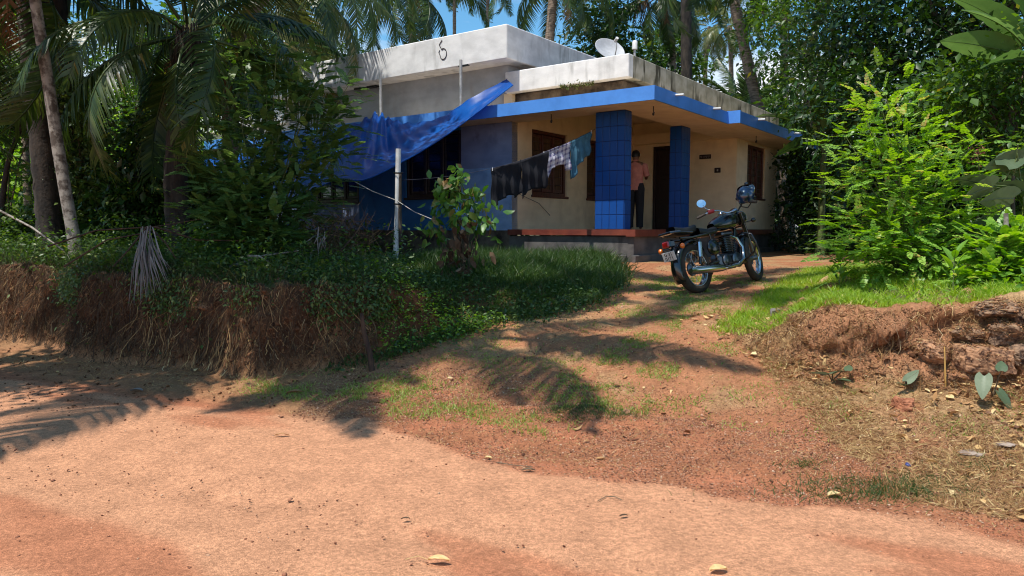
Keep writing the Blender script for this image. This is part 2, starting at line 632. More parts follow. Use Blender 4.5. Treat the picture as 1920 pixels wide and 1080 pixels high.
C = lambda *c: np.array(c)
sand, red, grav = C(.54, .265, .145), C(.41, .155, .078), C(.34, .135, .066)
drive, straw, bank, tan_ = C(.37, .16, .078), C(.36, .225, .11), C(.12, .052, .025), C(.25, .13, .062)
green, yard = C(.10, .10, .035), C(.13, .085, .05)
f1 = fbm(GX * .9 + .5 * GY, GY * 1.6 + .8 * GX, 31, 4)
f2 = fbm(GX * 2.5, GY * 2.5, 32, 4)
f3 = fbm(GX * .5 + 9, GY * .5, 33, 3)
col = mixc(sand + 0 * GX[..., None], red, .8 * sstep((f1 - .50) / .16))
edge = d_ + .35 * (f2 - .5) + np.interp(GX, [-6, -2.2, -1.2, 0, 3], [.0, -.1, -.25, .15, .05])
tg = sstep((edge + .25) / .16)
col = mixc(col, mixc(grav + 0 * GX[..., None], red, sstep((f2 - .45) / .2)), tg)
col = mixc(col, mixc(drive + 0 * GX[..., None], straw, sstep((f2 - .47) / .2) * .6), sstep((d_ - .9) / .5))
apl = sstep((-1.0 - GX) / .8) * sstep((d_ + .1) / .3)
col = mixc(col, mixc(straw * .9 + 0 * GX[..., None], tan_, f2), apl * .65)
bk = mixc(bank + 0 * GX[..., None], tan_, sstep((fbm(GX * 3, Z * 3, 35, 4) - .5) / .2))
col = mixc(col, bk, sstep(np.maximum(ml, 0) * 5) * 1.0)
col = mixc(col, mixc(bk * 0 + C(.34, .16, .08), straw * 1.15 + 0 * GX[..., None], sstep((f2 - .46) / .15)), sstep(mr * 8))
lit = sstep((GX - 2.1) / .5) * sstep((d_ + .1) / .3) * (1 - sstep(mr * 8))
col = mixc(col, mixc(grav + 0 * GX[..., None], straw, sstep((f2 - .4) / .2)), lit * .7)
top = sstep((ml - .9) / .1)
col = mixc(col, mixc(yard + 0 * GX[..., None], green, sstep((f2 - .4) / .2)), top)
topR = sstep((mr - .93) / .07) * sstep((GY - YbR - 1.05) / .25)
col = mixc(col, mixc(green + 0 * GX[..., None], straw * .8, sstep((f2 - .55) / .15)), topR)
far = sstep((np.hypot(GX - 1, GY - 9) - 11) / 5) * sstep((d_ - 2) / 1)
col = mixc(col, mixc(yard + 0 * GX[..., None], green, f3), far)
col = np.concatenate([col, np.ones(col.shape[:2] + (1,))], -1)

soil, t, b = newmat('soil')
N = t.nodes.new
L = t.links.new
an = N('ShaderNodeAttribute')
an.attribute_name = 'soil'
geo = N('ShaderNodeNewGeometry')


def snoise(sc, det=4, rough_=.6):
    n = N('ShaderNodeTexNoise')
    n.inputs['Scale'].default_value = sc
    n.inputs['Detail'].default_value = det
    n.inputs['Roughness'].default_value = rough_
    L(geo.outputs['Position'], n.inputs['Vector'])
    return n.outputs['Fac']


def mrange(src, a, b_, c, d):
    n = N('ShaderNodeMapRange')
    for k, v in zip(('From Min', 'From Max', 'To Min', 'To Max'), (a, b_, c, d)): n.inputs[k].default_value = v
    L(src, n.inputs['Value'])
    return n.outputs[0]


def math2(op, a, b_):
    n = N('ShaderNodeMath')
    n.operation = op
    for i, q in enumerate((a, b_)):
        if isinstance(q, (int, float)): n.inputs[i].default_value = q
        else: L(q, n.inputs[i])
    return n.outputs[0]


g1 = mrange(snoise(34, 7, .75), .36, .64, .70, 1.28)
g2 = mrange(snoise(4, 5), .3, .7, .84, 1.14)
g3 = mrange(snoise(170, 2, .7), .36, .64, .66, 1.34)
mulv = math2('MULTIPLY', math2('MULTIPLY', g1, g2), g3)
vm = N('ShaderNodeVectorMath')
vm.operation = 'SCALE'
L(an.outputs['Color'], vm.inputs[0])
L(mulv, vm.inputs['Scale'])
vor = N('ShaderNodeTexVoronoi')
vor.inputs['Scale'].default_value = 38
L(geo.outputs['Position'], vor.inputs['Vector'])
dk = mrange(vor.outputs['Distance'], .08, .16, 1, 0)
sel = N('ShaderNodeSeparateColor')
L(vor.outputs['Color'], sel.inputs[0])
dk = math2('MULTIPLY', dk, mrange(sel.outputs[0], .80, .86, 0, .75))
mxn = N('ShaderNodeMix')
mxn.data_type = 'RGBA'
L(dk, mxn.inputs['Factor'])
L(vm.outputs[0], mxn.inputs['A'])
mxn.inputs['B'].default_value = (.11, .05, .03, 1)
L(mxn.outputs['Result'], b.inputs['Base Color'])
b.inputs['Roughness'].default_value = .95
b.inputs['Specular IOR Level'].default_value = .15
bp = N('ShaderNodeBump')
bp.inputs['Strength'].default_value = .7
bp.inputs['Distance'].default_value = .02
hgt = math2('ADD', math2('MULTIPLY', snoise(60, 6, .75), 1.0), math2('MULTIPLY', snoise(14, 4), .8))
L(hgt, bp.inputs['Height'])
L(bp.outputs[0], b.inputs['Normal'])

nyy, nxx = GX.shape
VV = np.stack([GXd, GYd, Z], -1).reshape(-1, 3)
CC = col.reshape(-1, 4)
ii, jj = np.meshgrid(np.arange(nyy - 1), np.arange(nxx - 1), indexing='ij')
q = np.stack([ii * nxx + jj, ii * nxx + jj + 1, (ii + 1) * nxx + jj + 1, (ii + 1) * nxx + jj], -1).reshape(-1, 4)
cd = d_[:-1, :-1].ravel()
cml, cmr = ml[:-1, :-1].ravel(), mr[:-1, :-1].ravel()
cx, cy = GX[:-1, :-1].ravel(), GY[:-1, :-1].ravel()
ced = edge[:-1, :-1].ravel()
cls = np.full(len(q), 3)                                 # ground
cls[(ced < -.17)] = 0                                    # road
inside = (cml < .06) & (cmr < .06) & (cy < 14) & (cx < 9) & (ced >= -.17) & (cx > -9)
cls[inside] = 1                                          # driveway
cls[(cml >= .06) & (cml < .97) & (cy < 13)] = 2
cls[(cmr >= .06) & (cmr < .97) & (cy < 9)] = 4


def submesh(name, mask):
    f = q[mask]
    u, inv = np.unique(f, return_inverse=True)
    me = npmesh(name, VV[u], [inv.reshape(f.shape)], soil, smooth=True, col=CC[u])
    o = link(name, me)
    o['kind'] = 'structure'
    return o


_c0, _c1, _c2, _c3 = [VV[q[:, k_]] for k_ in range(4)]
_area = np.linalg.norm(np.cross(_c2 - _c0, _c3 - _c1), axis=1) / 2


def surf(n, mask, dens=None):
    """n random points on the real (displaced) ground inside mask"""
    idx_ = np.nonzero(mask)[0]
    w_ = _area[idx_] * (1 if dens is None else dens[idx_])
    k_ = rng.choice(idx_, n, p=w_ / w_.sum())
    a_, b2 = rng.random((n, 1)), rng.random((n, 1))
    return (_c0[k_] * (1 - a_) + _c1[k_] * a_) * (1 - b2) + (_c3[k_] * (1 - a_) + _c2[k_] * a_) * b2


LITTER = (lit[:-1, :-1].ravel() > .25) & (cx < 6.2) & (cy < 8) & (cls != 0)
BAND = (ced > -.2) & (cd < 1.5) & (cx > -1.9) & (cx < 5.5) & (cml < .1) & (cmr < .2) & (cy < 7.5)
DRIVE = (cls == 1) & (cx > -2.6) & (cx < 5) & (cy < 9)
FACE_L = (cml > .03) & (cml < .985) & (cx > -8) & (cx < -1.45) & (cy < 11) & (cy > 6)
FACE_R = (cmr > .02) & (cmr < .99) & (cx > 1.8) & (cx < 6.2) & (cy < 8.5) & (cy > 4)
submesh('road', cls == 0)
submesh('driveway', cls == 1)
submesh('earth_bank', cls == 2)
submesh('earth_mound', cls == 4)
submesh('ground', cls == 3)



def hit(px, py, y0=2.5, y1=16.0):
    """where the sight line of a photo point meets the ground"""
    ys = np.arange(y0, y1, .01)
    a_ = at(px, py, 1.0)
    xs = a_.x * ys
    zs = EYE + (a_.z - EYE) * ys
    k_ = np.argmax(zs <= H(xs, ys))
    return Vector((float(xs[k_]), float(ys[k_]), float(zs[k_])))


# ------------------------------------------------------------------ the house
M_white = stained('plaster_white', (.84, .84, .83), (.26, .26, .24), .22, .6, c2=(.66, .66, .65))
M_mossy = stained('plaster_mossy', (.46, .43, .35), (.045, .04, .02), .22, .95, c2=(.27, .25, .18), s0=.50, s1=.58, p0=.36)
M_upper = stained('plaster_grey', (.38, .42, .47), (.28, .24, .2), .3, .5)
M_cream = stained('paint_cream', (.86, .72, .49), (.50, .38, .23), .4, .3, c2=(.76, .63, .42))
M_soffit = stained('paint_soffit', (.80, .66, .50), (.48, .38, .27), 1, .3, c2=(.70, .57, .42))
M_blue = mat('paint_blue_fascia', (.085, .29, .78), .5, scale=2.5, c2=(.07, .24, .66), lo=.35, hi=.6, bump=.15, bscale=30)
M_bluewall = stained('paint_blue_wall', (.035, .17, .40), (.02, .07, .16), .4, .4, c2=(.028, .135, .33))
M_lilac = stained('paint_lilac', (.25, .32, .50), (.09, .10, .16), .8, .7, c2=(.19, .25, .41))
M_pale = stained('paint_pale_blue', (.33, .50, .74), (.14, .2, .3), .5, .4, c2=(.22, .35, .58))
M_dirty = mat('concrete_dirty', (.20, .155, .11), .95, scale=3, c2=(.035, .025, .018), lo=.35, hi=.62, bump=.5, bscale=30)
M_plinth = stained('plinth_grey', (.15, .135, .125), (.04, .035, .035), .6, .8, c2=(.075, .07, .07))
M_redfloor = mat('floor_red_oxide', (.24, .06, .035), .35, scale=3, c2=(.15, .035, .025), spec=.5)
M_tile = mat('tile_blue', (.010, .08, .34), .3, scale=1.2, c2=(.007, .06, .26), coat=0, spec=.3)
M_grout = mat('tile_grout', (.012, .03, .14), .8)
M_wood = mat('wood_brown', (.13, .038, .02), .4, scale=3, c2=(.06, .018, .01), stretch=(6, 6, .6))
M_wooddark = mat('wood_dark', (.028, .014, .012), .4, scale=3, stretch=(6, 6, .6))
M_glass = mat('glass_dark', (.02, .02, .022), .08, spec=.6, var=.2)
M_curtain = mat('curtain', (.16, .095, .05), .9, scale=8, c2=(.05, .03, .018), stretch=(6, 6, .4))
M_pvc = mat('pipe_grey', (.52, .53, .52), .55, scale=9, c2=(.34, .34, .33))
M_pvcw = mat('pipe_white', (.78, .78, .76), .5)
M_black = mat('black_paint', (.012, .012, .013), .35)
M_moss = leafmat('moss', [(0, (.05, .07, .015)), (1, (.14, .16, .04))], rough=.9, trans=.1)
M_inside = mat('room_inside', (.10, .075, .05), .9)

house = thing('house', 'single storey white and blue house with a pillared verandah behind the driveway', 'house', P0, HANG)


def wall_holes(x0, x1, z0, z1, th, holes, mats, name, mtx=None, cutx=(), cutz=(), matfn=None, parent=house):
    """wall in its own frame: x along, face at y=0 looking to -y, thickness to +y"""
    xs = sorted(set([x0, x1] + [h[0] for h in holes] + [h[1] for h in holes] + list(cutx)))
    zs = sorted(set([z0, z1] + [h[2] for h in holes] + [h[3] for h in holes] + list(cutz)))
    xs = [x for x in xs if x0 - 1e-6 <= x <= x1 + 1e-6]
    zs = [z for z in zs if z0 - 1e-6 <= z <= z1 + 1e-6]
    solid = lambda a, b: 0 <= a < len(xs) - 1 and 0 <= b < len(zs) - 1 and not any(h[0] < (xs[a] + xs[a + 1]) / 2 < h[1] and h[2] < (zs[b] + zs[b + 1]) / 2 < h[3] for h in holes)
    m = MB()
    for a in range(len(xs) - 1):
        for b_ in range(len(zs) - 1):
            if not solid(a, b_): continue
            X0, X1, Z0_, Z1_ = xs[a], xs[a + 1], zs[b_], zs[b_ + 1]
            mi = matfn((X0 + X1) / 2, (Z0_ + Z1_) / 2) if matfn else 0
            m.add([(X0, 0, Z0_), (X1, 0, Z0_), (X1, 0, Z1_), (X0, 0, Z1_)], [(0, 1, 2, 3)], mi)
            m.add([(X0, th, Z0_), (X1, th, Z0_), (X1, th, Z1_), (X0, th, Z1_)], [(3, 2, 1, 0)], mi)
            if not solid(a - 1, b_): m.add([(X0, 0, Z0_), (X0, 0, Z1_), (X0, th, Z1_), (X0, th, Z0_)], [(0, 1, 2, 3)], mi)
            if not solid(a + 1, b_): m.add([(X1, 0, Z0_), (X1, th, Z0_), (X1, th, Z1_), (X1, 0, Z1_)], [(0, 1, 2, 3)], mi)
            if not solid(a, b_ - 1): m.add([(X0, 0, Z0_), (X0, th, Z0_), (X1, th, Z0_), (X1, 0, Z0_)], [(0, 1, 2, 3)], mi)
            if not solid(a, b_ + 1): m.add([(X0, 0, Z1_), (X1, 0, Z1_), (X1, th, Z1_), (X0, th, Z1_)], [(0, 1, 2, 3)], mi)
    return m.build(name, mats, parent, mtx=mtx)


RZ90 = Matrix.Rotation(RAD(90), 4, 'Z')
FH = 2.72
# front wall, left of the verandah
WIN_A = (-5.51, -3.87, .71, 2.1)
WIN_B = (-8.6, -7.04, .66, 1.95)


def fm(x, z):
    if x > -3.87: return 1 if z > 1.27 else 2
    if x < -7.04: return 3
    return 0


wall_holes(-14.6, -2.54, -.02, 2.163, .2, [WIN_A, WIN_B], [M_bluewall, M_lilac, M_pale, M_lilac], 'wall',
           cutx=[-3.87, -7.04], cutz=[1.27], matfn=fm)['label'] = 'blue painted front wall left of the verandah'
# verandah side wall (looks to the right)
wall_holes(.2, 5.35, 0, FH, .2, [(.72, 2.12, .73, 2.1), (3.0, 4.4, .73, 2.1)], M_cream, 'wall', Matrix.Translation((-2.54, 0, 0)) @ RZ90)['label'] = 'cream side wall of the verandah'
o = MB().box((-2.738, 0.002, 0), (-2.54, .2, FH)).build('wall', M_cream, house, label='cream wall end at the verandah corner')
# back wall of the verandah
wall_holes(-2.54, .2, 0, FH, .2, [(-1.98, -1.03, 0, 2.1)], M_cream, 'wall', Matrix.Translation((0, 5.35, 0)))['label'] = 'cream back wall of the verandah with the door'
# right room
wall_holes(5.552, 8.33, 0, FH, .2, [(6.13, 7.52, .80, 2.1)], M_cream, 'wall', Matrix.Translation((.2, 0, 0)) @ RZ90)['label'] = 'cream wall of the right hand room'
MB().box((-14.6, 8.33, -.02), (.2, 8.53, FH)).build('wall', M_cream, house, label='rear wall')
MB().box((-14.6, .21, -.02), (-14.4, 8.32, FH)).build('wall', M_bluewall, house, label='far left end wall')
MB().box((-3.2, 2.6, 0), (-3.1, 8.3, FH)).box((-6.3, 2.5, 0), (-6.2, 8.3, FH)).box((-14.38, 2.4, 0), (-2.76, 2.5, FH)).build('inner_wall', M_inside, house)
MB().box((-14.38, .22, -.02), (.0, 8.32, -.004)).build('inner_floor', M_inside, house)

# plinth and red floor slab
MB().box((-2.6, -.06, -.11), (.07, 5.34, 0)).box((.07, -.06, -.13), (.26, 8.4, -.003)).build('verandah_floor', M_redfloor, house)
MB().box((-14.55, .03, -.62), (-2.61, .3, -.0205)).build('plinth', M_dirty, house, label='dark plinth below the blue wall')
MB().box((-2.60, 0, -.62), (.0, 8.3, -.131)).box((0.001, .001, -.62), (.2, 8.35, -.132)).build('plinth', M_plinth, house, label='grey plinth below the verandah')
MB().bbox((-2.8, -.075, -.66), (.075, -.001, -.47), .012).bbox((.2, -.07, -.66), (.275, 8.3, -.472), .012).build('plinth_ledge', M_plinth, house)

# sunshade slab
JY = 2.8
out = [(-14.9, -.68), (.87, -.68), (.87, JY), (1.12, JY), (1.12, 9.0), (-.2, 9.0), (-.2, .24), (-14.9, .24)]
MB().prism(out, 2.165, 2.37, 1, 0).build('sunshade_slab', [M_dirty, M_soffit], house)
fa = MB()
fa.box((-14.9, -.71, 2.15), (.9, -.68, 2.385))
fa.box((.87, -.679, 2.15), (.9, JY - .031, 2.384))
fa.box((.87, JY - .03, 2.15), (1.15, JY, 2.40))
fa.box((1.12, JY + .001, 2.15), (1.15, 9.0, 2.384))
fa.build('fascia', M_blue, house)
MB().box((-.2, 5.15, 2.16), (-2.5, 5.35, 2.4)).build('beam', M_cream, house)
MB().box((-2.53, .25, 2.70), (-.21, 5.34, 2.80)).build('verandah_ceiling', M_soffit, house)
# band and parapet of the low roof
MB().box((-2.7, .12, 2.371), (-.12, .24, 2.71)).box((-.24, .241, 2.371), (-.12, 8.6, 2.71)).build('roof_band', M_dirty, house)
par = MB()
par.bbox((-2.62, -.12, 2.71), (.12, .05, 3.12), .012)
par.build('parapet', M_white, house, label='weathered white parapet over the verandah front')
par = MB()
par.bbox((-.05, .051, 2.712), (.121, 8.9, 3.118), .012)
par.build('parapet', M_mossy, house, label='mossy parapet along the right side')
MB().box((-2.6, .05, 2.72), (-.05, 8.8, 2.95)).build('roof', M_dirty, house)
MB().bbox((-14.9, -.12, 2.71), (-9.6, .05, 3.12), .012).box((-14.9, .051, 2.60), (-9.6, 8.8, 2.95)).build('parapet', M_white, house, label='far left white parapet')
MB().box((-14.9, .0, 2.371), (-9.35, .12, 2.709)).build('roof_band', M_upper, house)
# raised block
MB().box((-9.3, .03, 2.372), (-2.66, .22, 3.3)).box((-2.85, .221, 2.95), (-2.66, 8.4, 3.3)).box((-9.3, .221, 2.95), (-9.1, 8.4, 3.3)).build('upper_wall', M_upper, house)
MB().bbox((-9.7, -.45, 3.3), (-2.33, 8.6, 3.95), .015).build('upper_slab', M_white, house)
for a, b_ in (((-7.05, -.10, 3.262), (-6.72, .025, 3.298)), ((-6.62, -.10, 3.262), (-6.33, .025, 3.298)), ((-3.55, -.455, 3.285), (-3.3, -.40, 3.31))):
    MB().box(a, b_).build('eave_recess', M_black, house)
MB().box((-8.9, .0, 2.95), (-8.55, .029, 3.2)).build('vent', M_black, house)
# moss clump on the parapet lip
k = 260
T = np.stack([rng.uniform(-1.35, -.6, k), rng.uniform(-.14, -.02, k), 2.70 + rng.normal(0, .028, k)], -1)
V, fc, ow = scatter(*LEAF2, frames(rdir(k, -.2), rdir(k), rng.uniform(.03, .07, k)), T)
link('moss_tuft', npmesh('moss_tuft', V, fc, M_moss, rng.random(k)[ow]), house)['kind'] = 'stuff'
# loop of old wire on the upper slab, hooks under the sunshade, gutters
w = MB()
w.tube([(-3.95 + .09 * sin(a) - (.04 if a > 5 else 0), -.458, 3.60 + .11 * cos(a)) for a in np.linspace(-.6, 5.6, 14)], .008, 5)
w.tube([(-4.0, -.458, 3.71), (-4.06, -.458, 3.80), (-3.98, -.458, 3.88)], .007, 5)
w.build('wire_loop', M_wooddark, house)
for hx_, hy_ in ((.55, .0), (-1.4, -.3), (.7, 5.2)):
    MB().tube([(hx_, hy_, 2.17), (hx_, hy_, 2.08), (hx_ + .02, hy_, 2.05), (hx_, hy_, 2.02)], .009, 5).ellipsoid((hx_, hy_, 2.03), (.022, .022, .03), 8, 5).build('ceiling_hook', M_black, house)
for sy in (.15, 1.95, 3.9, 6.7, 8.2):
    xx = .9 if sy < JY else 1.15
    MB().tube([(xx - .02, sy, 2.345), (xx + .15, sy, 2.335)], .021, 8).build('drain_spout', M_pvcw, house)

# windows and door
def window(mtx, w, h, n, matf, curtain, panes_label=None, th=.2):
    f = MB()
    e = .07
    f.bbox((0, .04, 0), (e, .14, h), .008).bbox((w - e, .04, 0), (w, .14, h), .008)
    f.bbox((e, .04, 0), (w - e, .14, e), .008).bbox((e, .04, h - e), (w - e, .14, h), .008)
    wo_ = f.build('window', matf, house, mtx=mtx)
    pw = (w - 2 * e) / n
    for i in range(n):
        x0 = e + i * pw
        if i: MB().bbox((x0 - .025, .045, e), (x0 + .025, .135, h - e), .006).build('mullion', matf, wo_)
        a = .03
        MB().bbox((x0 + a, .07, e + .01), (x0 + a + .05, .11, h - e - .01), .004).bbox((x0 + pw - a - .05, .07, e + .01), (x0 + pw - a, .11, h - e - .01), .004) \
            .bbox((x0 + a + .05, .07, e + .01), (x0 + pw - a - .05, .11, e + .07), .004).bbox((x0 + a + .05, .07, h - e - .07), (x0 + pw - a - .05, .11, h - e - .01), .004).build('sash', matf, wo_)
        MB().box((x0 + a + .05, .086, e + .07), (x0 + pw - a - .05, .092, h - e - .07)).build('pane', curtain, wo_)
        g = MB()
        for kk in range(1, 7):
            zz = e + (h - 2 * e) * kk / 7
            g.tube([(x0 + a, .062, zz), (x0 + pw - a, .062, zz)], .006, 5)
        g.build('grille', M_black, wo_, kind='stuff')
    MB().bbox((-.03, -.035, -.05), (w + .03, .139, -.001), .008).build('sill', matf, wo_)
    return wo_


window(Matrix.Translation((WIN_A[0], 0, WIN_A[2])), 1.64, 1.39, 3, M_wooddark, M_glass)['label'] = 'dark shuttered window beside the tarpaulin'
window(Matrix.Translation((WIN_B[0], 0, WIN_B[2])), 1.56, 1.29, 3, M_wooddark, M_glass)['label'] = 'low dark window under the tarpaulin'
window(Matrix.Translation((-2.54, .72, .73)) @ RZ90, 1.40, 1.37, 3, M_wood, M_curtain)['label'] = 'brown window behind the washing'
window(Matrix.Translation((-2.54, 3.0, .73)) @ RZ90, 1.40, 1.37, 3, M_wood, M_curtain)['label'] = 'brown window half hidden by the tiled pillar'
window(Matrix.Translation((.2, 6.13, .80)) @ RZ90, 1.39, 1.30, 3, M_wood, M_curtain)['label'] = 'brown window at the far right end'
d = MB()
d.bbox((-1.98, 5.39, 0), (-1.91, 5.49, 2.1), .008).bbox((-1.10, 5.39, 0), (-1.03, 5.49, 2.1), .008).bbox((-1.91, 5.39, 2.03), (-1.10, 5.49, 2.1), .008)
dr_ = d.build('door', M_wooddark, house)
MB().bbox((-1.905, 5.42, .01), (-1.105, 5.46, 2.025), .006).build('door_leaf', M_wooddark, dr_)
for a in (0, 1):
    for b_ in (0, 1, 2):
        MB().bbox((-1.82 + a * .36, 5.405, .15 + b_ * .62), (-1.55 + a * .36, 5.421, .65 + b_ * .62), .007).build('panel', M_wooddark, dr_)
MB().tube([(-1.2, 5.42, 1.0), (-1.2, 5.37, 1.0), (-1.28, 5.36, 1.0)], .012, 8).build('handle', MATS['pipe_grey'], dr_)

# pillars faced with tiles, each tile a piece
_tiles = {}


def tile_mesh(w, h):
    key = (round(w, 3), round(h, 3))
    if key not in _tiles:
        _tiles[key] = MB().bbox((0, -.009, 0), (w, .0, h), .003).mesh('tile', M_tile)
    return _tiles[key]


def pillar(x0, y0, x1, y1, cols_front, cols_side, label):
    top_ = 2.163
    p = MB().box((x0 + .01, y0 + .01, .001), (x1 - .01, y1 - .01, top_)).build('pillar', M_grout, house, label=label)
    rows = 8
    hh = (top_ - .01) / rows
    for face in ('front', 'right', 'left'):
        n = cols_front if face == 'front' else cols_side
        wd = (x1 - x0 - .018) if face == 'front' else (y1 - y0 - .018)
        tw = wd / n
        for i in range(n):
            for j in range(rows):
                me = tile_mesh(tw - .010, hh - .010)
                a, z = i * tw + .005, .006 + j * hh
                if face == 'front': m = Matrix.Translation((x0 + .009 + a, y0 + .009, z))
                elif face == 'right': m = Matrix.Translation((x1 - .009, y0 + .009 + a, z)) @ RZ90
                else: m = Matrix.Translation((x0 + .009, y1 - .009 - a, z)) @ RZ90.inverted()
                m = m @ Matrix.Translation((0, R.uniform(-.0012, .0012), 0))
                link('tile', me, p, m)


pillar(-.62, .0, .0, .27, 4, 2, 'broad blue tiled pillar at the verandah corner')
pillar(-.27, 2.55, .0, 3.02, 2, 3, 'narrower blue tiled pillar near the motorcycle')

# ------------------------------------------------------------------ palms
def frond_mesh(name, Lr, droop, nl, ll, m, seed, twist=0.0, thin=1.0):
    """one coconut frond: rachis along +x that arches over, two rows of hanging leaflets"""
    g = np.random.default_rng(seed)
    t = np.linspace(0, 1, 15)
    ang = .12 - droop * t ** 1.5
    x = np.cumsum(np.cos(ang)) * Lr / 15
    z = np.cumsum(np.sin(ang)) * Lr / 15
    path = np.stack([x, twist * t ** 2 * Lr * .3, z], -1)
    mb = MB()
    mb.tube([tuple(p) for p in path], [.035 * (1 - .86 * tt) for tt in t], 4)
    V = [np.array(v) for v in mb.v]
    F4 = [f for f in mb.f if len(f) == 4]
    F3 = []
    V = list(V)
    for sgn in (-1, 1):
        for i in range(nl):
            s = .16 + .84 * (i + g.random() * .7) / nl
            s = min(s, .995)
            k = s * 14
            a = int(k)
            f = k - a
            p = path[a] * (1 - f) + path[min(a + 1, 14)] * f
            tng = path[min(a + 1, 14)] - path[a]
            if np.linalg.norm(tng) < 1e-6: tng = path[14] - path[13]
            tng = tng / np.linalg.norm(tng)
            side = np.array([-tng[1], tng[0], 0.0])
            side = side / np.linalg.norm(side) * sgn
            ln = ll * (sin(pi * min(1, .18 + s * .80)) ** .7) * g.uniform(.8, 1.12)
            d0 = norm(side * .85 + tng * (.35 + .5 * s) + np.array([0, 0, -.22 - .2 * g.random()]))
            d1 = norm(d0 * .6 + np.array([0, 0, -.9 * g.uniform(.6, 1.15)]))
            w = .029 * thin * g.uniform(.8, 1.2)
            wv = tng * w
            p1 = p + d0 * ln * .45
            p2 = p1 + d1 * ln * .55
            n = len(V)
            V += [p - wv, p + wv, p1 - wv * .9, p1 + wv * .9, p2]
            F4.append((n, n + 1, n + 3, n + 2))
            F3.append((n + 2, n + 3, n + 4))
    f4 = np.array(F4)
    f3 = np.array(F3)
    rn = np.clip(g.normal(.45, .22, len(f4) + len(f3)), 0, 1)
    return npmesh(name, np.array(V), [f4, f3], m, rn)


FR = [frond_mesh('frond', 3.8, d, 54, .85, M_palm, 40 + i, tw) for i, (d, tw) in enumerate([(.7, .2), (1.2, -.3), (1.7, .3), (2.2, -.1)])]
FRY = [frond_mesh('frond', 3.6, d, 46, .8, M_palmy, 50 + i, tw) for i, (d, tw) in enumerate([(1.0, .2), (1.6, -.3), (2.1, .2)])]
FRD = [frond_mesh('dead_frond', 2.6, d, 26, .6, M_dead, 60 + i, tw) for i, (d, tw) in enumerate([(2.5, .2), (2.9, -.2)])]


def trunk_mb(path, r0, r1, rings=True, n=9, step=.16):
    """swept trunk with leaf scar rings"""
    pts = [Vector(p) for p in path]
    # catmull-rom
    out_ = []
    P = [pts[0] * 2 - pts[1]] + pts + [pts[-1] * 2 - pts[-2]]
    for i in range(1, len(P) - 2):
        Ls = (P[i + 1] - P[i]).length
        k_ = max(2, int(Ls / step))
        for j in range(k_):
            t = j / k_
            a, b_, c, d0 = P[i - 1], P[i], P[i + 1], P[i + 2]
            out_.append(.5 * ((2 * b_) + (c - a) * t + (2 * a - 5 * b_ + 4 * c - d0) * t * t + (3 * b_ - a - 3 * c + d0) * t ** 3))
    out_.append(pts[-1])
    m = len(out_)
    rad = []
    for i in range(m):
        f = i / (m - 1)
        r = r0 + (r1 - r0) * f
        r *= 1 + .45 * max(0, 1 - f * m * step / .7) ** 2
        if rings: r *= 1 + .045 * (1 if i % 2 else -1)
        r *= R.uniform(.97, 1.03)
        rad.append(r)
    return MB().tube(out_, rad, n)


def palm(label, path, r0, r1, nfr, scale, meshes, group=None, ndead=0, nuts=0, name='coconut_palm', seed=0, skip=None, mt=None, tilt0=68, tilt1=-50):
    g = random.Random(seed)
    base = Vector(path[0])
    t_ = thing(name, label, 'palm tree', base, group=group)
    trunk_mb(path, r0, r1).build('trunk', mt or M_palmtrunk, t_, world=True)
    top_ = Vector(path[-1]) - base
    for i in range(nfr):
        az = i * 2.399963 + g.uniform(-.25, .25)
        f = i / max(1, nfr - 1)
        el = RAD(tilt0 + (tilt1 - tilt0) * f + g.uniform(-8, 8))
        if skip and skip(az % (2 * pi), el): continue
        me = meshes[min(len(meshes) - 1, int(f * len(meshes)))]
        s = scale * g.uniform(.85, 1.1)
        m = Matrix.Translation(top_ + Vector((0, 0, .12 * (1 - f)))) @ Matrix.Rotation(az, 4, 'Z') @ Matrix.Rotation(-el, 4, 'Y') @ Matrix.Rotation(g.uniform(-.5, .5), 4, 'X') @ Matrix.Scale(s, 4)
        link('frond', me, t_, m)
    for i in range(ndead):
        az = g.uniform(0, 2 * pi)
        m = Matrix.Translation(top_) @ Matrix.Rotation(az, 4, 'Z') @ Matrix.Rotation(RAD(18), 4, 'Y') @ Matrix.Scale(scale * g.uniform(.8, 1.1), 4)
        link('dead_frond', FRD[i % 2], t_, m)
    for i in range(nuts):
        az = i * 2.1 + g.random()
        rr = .28 * scale
        MB().ellipsoid(top_ + Vector((cos(az) * rr, sin(az) * rr, -.3 - .12 * (i % 3))), (.1, .1, .13), 8, 6).build('coconut', MATS['coconut'], t_)
    return t_


mat('coconut', (.16, .17, .03), .5, c2=(.1, .06, .02))


def gz(X, Y):
    return Hf(X, Y)


def pp(px, Y, h=None, py=None):
    """plan point on the sight line of photo column px at distance Y; height from photo row py or on the ground"""
    if py is not None: return tuple(at(px, py, Y))
    x = tx(px, Y)
    return (x, Y, gz(x, Y) - .05)


